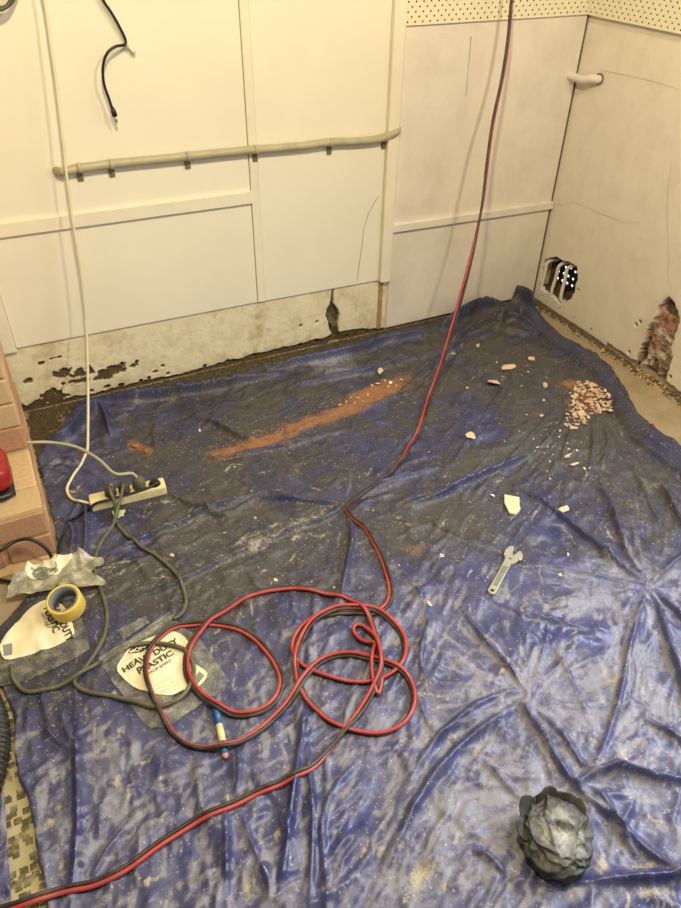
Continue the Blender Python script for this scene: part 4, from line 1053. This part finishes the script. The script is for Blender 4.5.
lead = [bw(px, py, -.10+(yf+.10)*(max(0, py)/398.)**1.35) for px, py in top]
fl0 = [(429, 398), (420, 428), (405, 456), (385, 478), (360, 497), (346, 507), (350, 514), (364, 526), (378, 549), (387, 573)]
R0 = .0052
Pl = relax(catmull([on(x, y, R0) for x, y in fl0+hp], .01), R0*1.05)
Pl[:, :2] = Pl[:, :2]
PP = np.vstack([catmull(lead+[Pl[0], Pl[3]], .015)[:-3], Pl])
for _ in range(3): PP[1:-1] = .5*PP[1:-1]+.25*(PP[2:]+PP[:-2])
T, N, B = frames(PP)
up = np.array([0, 0, 1.])
vert = np.abs(T[:, 2]) > .6
S = np.cross(T, up); S /= np.linalg.norm(S, axis=1)[:, None]+1e-9
U = np.cross(S, T)
s = np.concatenate([[0], np.cumsum(np.linalg.norm(np.diff(PP, axis=0), axis=1))])
ph = .2+.95*np.sin(s*1.9+.6)+.55*np.sin(s*4.3+1.0)-2.2*sm(s, s[-1]-1.15, s[-1]-.75)          # the pair rolls over along its length
off = (np.cos(ph)[:, None]*S*.0047+np.abs(np.sin(ph))[:, None]*np.sign(np.sin(ph))[:, None]*U*.0047)
away = PP-CAM; away /= np.linalg.norm(away, axis=1)[:, None]
hang_w = sm(PP[:, 2], .35, .75)[:, None]
off2 = (away*.7+S*-.35); off2 /= np.linalg.norm(off2, axis=1)[:, None]; off = off*(1-hang_w)+off2*.0047*hang_w
hose = thing('twin_hose', 'long red and black twin hose coiled on the blue sheet', 'hose')
tube('red_hose', PP+off+U*.002, .0049, 'red_core', hose, 10); tube('black_hose', PP-off+U*.001, .0047, 'black_core', hose, 10)

# tape roll
tp = on(69, 612); tz = hf1(tp[0], tp[1])+.004
tr = thing('tape_roll', 'roll of yellow masking tape resting on the cream card bag', 'tape roll', (tp[0]+.004, tp[1]-.004, tz+.006)); tr.rotation_euler = (math.radians(10), math.radians(-8), 0)
lathe('tape', [(.038, 0), (.0455, 0), (.0462, .002), (.0462, .048), (.0455, .05), (.038, .05)], 'tape', tr, 40, True)
lathe('core', [(.0345, .001), (.038, .001), (.038, .0505), (.0345, .0505)], 'tape_core', tr, 40, True)

# ribbed hose at the left edge
hh = catmull([fl(-40, 650, .03), fl(-16, 690, .031), fl(-3, 725, .031), fl(-4, 760, .031), fl(-16, 800, .031), fl(-40, 830, .031)], .0022)
rr_ = .0255+.0032*np.sin(np.arange(len(hh))*1.15)
tag(tube('ribbed_hose', hh, rr_, 'hose_black', None, 16), 'black ribbed vacuum hose curving in at the left edge', 'hose')

# adjustable wrench
wa, wb_ = on(490, 596), on(515, 551); d = wb_-wa; WL = float(np.linalg.norm(d[:2]))
wz = max(HF(*(wa+(wb_-wa)*t)[:2]) for t in (0, .25, .5, .75, 1))
wre = thing('adjustable_wrench', 'steel adjustable wrench lying on the blue sheet', 'wrench', (wa[0], wa[1], wz), math.atan2(d[1], d[0]))
S_ = WL/.2
def pol(name, pts, holes, z0_, z1_, mat, bev=.0012, parent=None):
    o = slab(name, [(x*S_, y*S_) for x, y in pts], [[(x*S_, y*S_) for x, y in h] for h in holes], lambda u, v, dd: (u, v, z0_+(z1_-z0_)*(1-dd)), mat, parent or wre); bevel(o, bev, 2); return o
endc = [(.0115+.0115*math.cos(a), .0115*math.sin(a)) for a in np.linspace(math.pi/2, 3*math.pi/2, 9)]
pol('handle', endc+[(.06, -.0105), (.135, -.0115), (.150, -.020), (.160, -.0225), (.166, -.014), (.172, -.003), (.184, .0035), (.200, .004), (.206, .010), (.200, .019), (.182, .0245), (.163, .022), (.148, .013), (.135, .0115), (.06, .0105)],
    [circle(.0125, 0, .0055, 12), [(.150, -.011), (.158, -.011), (.158, .002), (.150, .002)]], .001, .011, 'steel')
pol('grip_inlay', [(.032, -.0065), (.118, -.0075), (.118, .0075), (.032, .0065)], [], .0108, .0118, 'steel_dark', .0004)
pol('jaw', [(.166, -.012), (.1735, -.0045), (.182, -.008), (.197, -.0125), (.199, -.018), (.186, -.028), (.172, -.031), (.162, -.026)], [], .002, .0105, 'steel')
o = tube('worm_screw', [(.154*S_, -.012*S_, .007), (.154*S_, .003*S_, .007)], .0052, 'steel_dark', wre, 12)

# crumpled bag ball
bc = on(553, 843)
from mathutils import noise as mno
bl = bmesh.new(); bmesh.ops.create_icosphere(bl, subdivisions=6, radius=1.0)
CO = np.array([v.co[:] for v in bl.verts])
def n3(sc, sd, warp=.25):
    o = Vector((sd*7.3, sd*3.1, sd*5.7)); out = np.empty(len(CO))
    for i, c in enumerate(CO):
        q = Vector(c)*sc+o; w = mno.noise_vector(q*.9)*warp; dist, _ = mno.voronoi(q+w); out[i] = dist[1]-dist[0]
    return out
e1, e2 = n3(1.35, 1), n3(2.9, 2)
rad = np.hypot(CO[:, 0], CO[:, 1])
R = .66+.26*(1-np.clip(e1, 0, 1))**2+.08*(1-np.clip(e2, 0, 1))**2.5
R = R*(1+.10*np.sin(np.arctan2(CO[:, 1], CO[:, 0])*2+.4))
CO2 = CO*R[:, None]; dome = sm(CO[:, 2], .3, 1); CO2[:, 2] *= (1-.25*dome); CO2 *= np.array([.080, .092, .058])
CO2[:, 2] = np.maximum(CO2[:, 2], -.036)
dd = np.clip(sm(CO[:, 2]-.25*CO[:, 1], .35, 1.0)*1.0*(.3+np.clip(e1, 0, .8)), 0, 1)
me = bpy.data.meshes.new('crumpled_bag'); bl.to_mesh(me); bl.free()
me.vertices.foreach_set('co', CO2.ravel().astype('f4'))
at = me.attributes.new('dirt', 'FLOAT', 'POINT'); at.data.foreach_set('value', dd.astype('f4'))
me.materials.append(M['ball']); me.shade_smooth()
bo = bpy.data.objects.new('crumpled_bag', me); col.objects.link(bo); bo.location = (bc[0], bc[1], .0065+.036)
rf = random.Random(21)
for k, (a0, wd, ht, lean) in enumerate([(1.95, .062, .036, .8), (1.3, .060, .050, .6), (.75, .058, .044, .8), (.15, .052, .034, .9), (2.6, .050, .028, .9)]):
    V = []; Fc = []; n = 9; ph1 = rf.uniform(0, 6)
    for j in range(n+1):
        for i in range(n+1):
            u, v = i/n-.5, j/n; a = a0+u*wd/.062*(1-.25*v); r = .054+.028*v*lean+.007*math.sin(u*5+ph1)*v
            z = .002+1.15*ht*v*(1-.25*v*lean)+.007*math.sin(u*6.5+ph1*2)*v-.012*(abs(u)*2)**2*v
            V.append((r*math.cos(a), r*1.12*math.sin(a), z+rf.uniform(-.001, .001)))
    for j in range(n):
        for i in range(n): q = j*(n+1)+i; Fc.append((q, q+1, q+n+2, q+n+1))
    o = mesh('bag_flap', V, Fc, 'ball', bo, True); md = o.modifiers.new('thick', 'SOLIDIFY'); md.thickness = .0008
tag(bo, 'crumpled dusty dark grey plastic bag balled up at lower right', 'plastic bag')

# ------------------------------------------------------------------ rubble
def chunk_mesh(seed, flat, mat):
    r = random.Random(seed); bm = bmesh.new()
    for _ in range(11):
        v = Vector((r.gauss(0, 1), r.gauss(0, 1), r.gauss(0, 1))).normalized(); bm.verts.new((v.x*r.uniform(.7, 1), v.y*r.uniform(.55, .9), v.z*flat))
    h = bmesh.ops.convex_hull(bm, input=bm.verts); bmesh.ops.delete(bm, geom=[e for e in h['geom_interior'] if isinstance(e, bmesh.types.BMVert)], context='VERTS')
    me = bpy.data.meshes.new('chunk'); bm.to_mesh(me); bm.free(); me.materials.append(M[mat]); return me
CH = {m: [chunk_mesh(10*k+len(m), f, m) for k, f in enumerate((.30, .22, .4, .25, .33, .2))] for m in ('frag', 'frag_pink', 'frag_white', 'frag_orange')}
rk = random.Random(9)
def chunk(name, px, py, size, mat, label, group=None, dz=0.0, tiltmax=.35):
    o = bpy.data.objects.new(name, rk.choice(CH[mat])); col.objects.link(o); p = on(px, py)
    o.scale = (size*rk.uniform(.85, 1.2), size*rk.uniform(.7, 1.05), size*rk.uniform(.8, 1.1)); o.location = (p[0], p[1], p[2]+size*.22+dz)
    o.rotation_euler = (rk.uniform(-tiltmax, tiltmax), rk.uniform(-tiltmax, tiltmax), rk.uniform(0, 6.28)); return tag(o, label, 'plaster fragment', group)
pile = [(573, 384), (583, 381), (592, 383), (604, 392), (614, 404), (612, 411), (600, 414), (592, 416), (586, 424), (570, 430), (564, 424), (568, 412), (572, 400)]
n = 0
while n < 280:
    px, py = rk.uniform(560, 616), rk.uniform(380, 432)
    if not in_poly(np.array([px]), np.array([py]), pile)[0]: continue
    t = max(0, 1-math.hypot((px-592)/24, (py-400)/17))
    chunk('plaster_shard', px, py, rk.uniform(.006, .015), rk.choice(['frag', 'frag', 'frag', 'frag_pink', 'frag_pink', 'frag_pink', 'frag_orange']), 'pinkish plaster shard heaped in the rubble pile by the rolled sheet edge', 'rubble pile shards', dz=t*rk.uniform(0, .03), tiltmax=.5); n += 1
for px, py, s, m, lab in [(493, 385, .030, 'frag', 'large tan plaster lump left of the rubble pile'), (509, 368, .024, 'frag', 'round tan plaster lump below the sheet corner'), (531, 360, .019, 'frag', 'tan plaster lump nearest the back right corner'),
        (470, 437, .017, 'frag', 'grey tan plaster bit right of the red hose'), (541, 415, .014, 'frag', 'small yellow plaster bit left of the rubble pile'), (574, 429, .017, 'frag', 'oval plaster bit just below the rubble pile'),
        (545, 386, .018, 'frag', 'jagged plaster bit on a crease left of the pile'), (567, 457, .012, 'frag', 'upper plaster crumb in the line below the pile'), (574, 465, .016, 'frag', 'lower plaster crumb in the line below the pile'),
        (563, 511, .022, 'frag', 'flat peach plaster flake right of the cream tile piece'), (492, 496, .010, 'frag_white', 'tiny white chip left of the cream tile piece'), (441, 557, .011, 'frag_white', 'small white chip left of the wrench'),
        (429, 604, .011, 'frag', 'small pale chip right of the red hose'), (568, 555, .006, 'frag_white', 'tiny white speck right of the wrench'), (478, 346, .014, 'frag', 'thin tan flake beside the sheet back fold'), (461, 344, .012, 'frag', 'tan flake beside the hose near back fold'),
        (453, 354, .009, 'frag', 'small tan chip beside the upper red hose'), (467, 388, .006, 'frag_white', 'tiny white chip between hose and plaster lumps'), (560, 575, .006, 'frag_white', 'tiny white crumb by the print on the sheet'),
        (380, 372, .016, 'frag', 'tan plaster bit at the top of the brick dust'), (135, 447, .022, 'frag_orange', 'orange brick lump behind the power strip'), (147, 452, .015, 'frag_orange', 'smaller orange brick bit right of the orange lump'),
        (111, 486, .008, 'frag_pink', 'pink crumb just above the power strip'), (172, 556, .009, 'frag_pink', 'pinkish crumb near the olive cord')]:
    chunk('plaster_fragment', px, py, s*1.3, m, lab)
for px, py in [(378, 384), (385, 381), (391, 383), (396, 386), (350, 398), (346, 402), (354, 403), (362, 402), (358, 398), (388, 387), (372, 386), (402, 380), (340, 405), (367, 395)]:
    chunk('brick_crumb', px, py, rk.uniform(.007, .013), rk.choice(['frag', 'frag_pink', 'frag_white']), 'pale crumb lying in the orange brick dust streak', 'crumbs on the brick dust')
for _ in range(70):
    px, py = rk.choice([(rk.uniform(420, 600), rk.uniform(340, 470)), (rk.uniform(150, 420), rk.uniform(400, 600)), (rk.uniform(530, 590), rk.uniform(430, 480))])
    chunk('plaster_crumb', px, py, rk.uniform(.003, .0075), rk.choice(['frag', 'frag_white', 'frag']), 'tiny plaster crumb scattered on the blue sheet', 'scattered plaster crumbs')
def dpos(r):
    t = r.random(); a = (212+200*t, 458-78*t); q = on(a[0]+r.gauss(0, 5), a[1]+r.gauss(0, 4.5)); return (q[0], q[1], q[2]-.0005)
tag(crumbs('brick_dust', 1500, dpos, (.0015, .0055), 'frag_orange', seed=5), 'streak of orange brick dust on the blue sheet', 'brick dust')
tag(crumbs('wall_foot_debris', 9000, lambda r: (r.uniform(-2.36, -.03), -abs(r.gauss(0, .05))-.004, .001), (.003, .012), 'grit', seed=6), 'dark grit and crumbs along the foot of the back wall', 'grit')
tag(crumbs('wall_foot_debris', 1500, lambda r: (-abs(r.gauss(0, .02))-.004, r.uniform(-1.25, -.02), .001), (.002, .012), 'masonry', seed=7), 'brown grit and crumbs along the foot of the right wall', 'grit')
tag(crumbs('wall_foot_debris', 2500, lambda r: (fx+.006+abs(r.gauss(0, .05)), r.uniform(-.45, -.05), .001), (.003, .012), 'grit', seed=12), 'dark grit in the corner between hearth and back wall', 'grit')
tag(crumbs('mortar_debris', 150, lambda r: (-abs(r.gauss(0, .03))-.004, r.gauss(-.80, .10), .001), (.003, .014), 'mortar', seed=8), 'pale mortar crumbs below the broken brick patch', 'mortar crumbs')
# cream tile piece
tp_ = [on(*p) for p in [(504, 497), (519, 499), (519, 508), (520, 511), (518, 514), (515, 516), (509, 515), (504, 505)]]; tzz = max(p[2] for p in tp_)+.001
tag(slab('tile_piece', [(p[0], p[1]) for p in tp_], [], lambda u, v, dd: (u, v, tzz+.007*(1-dd)), 'tile'), 'flat cream tile piece above the wrench', 'tile piece')
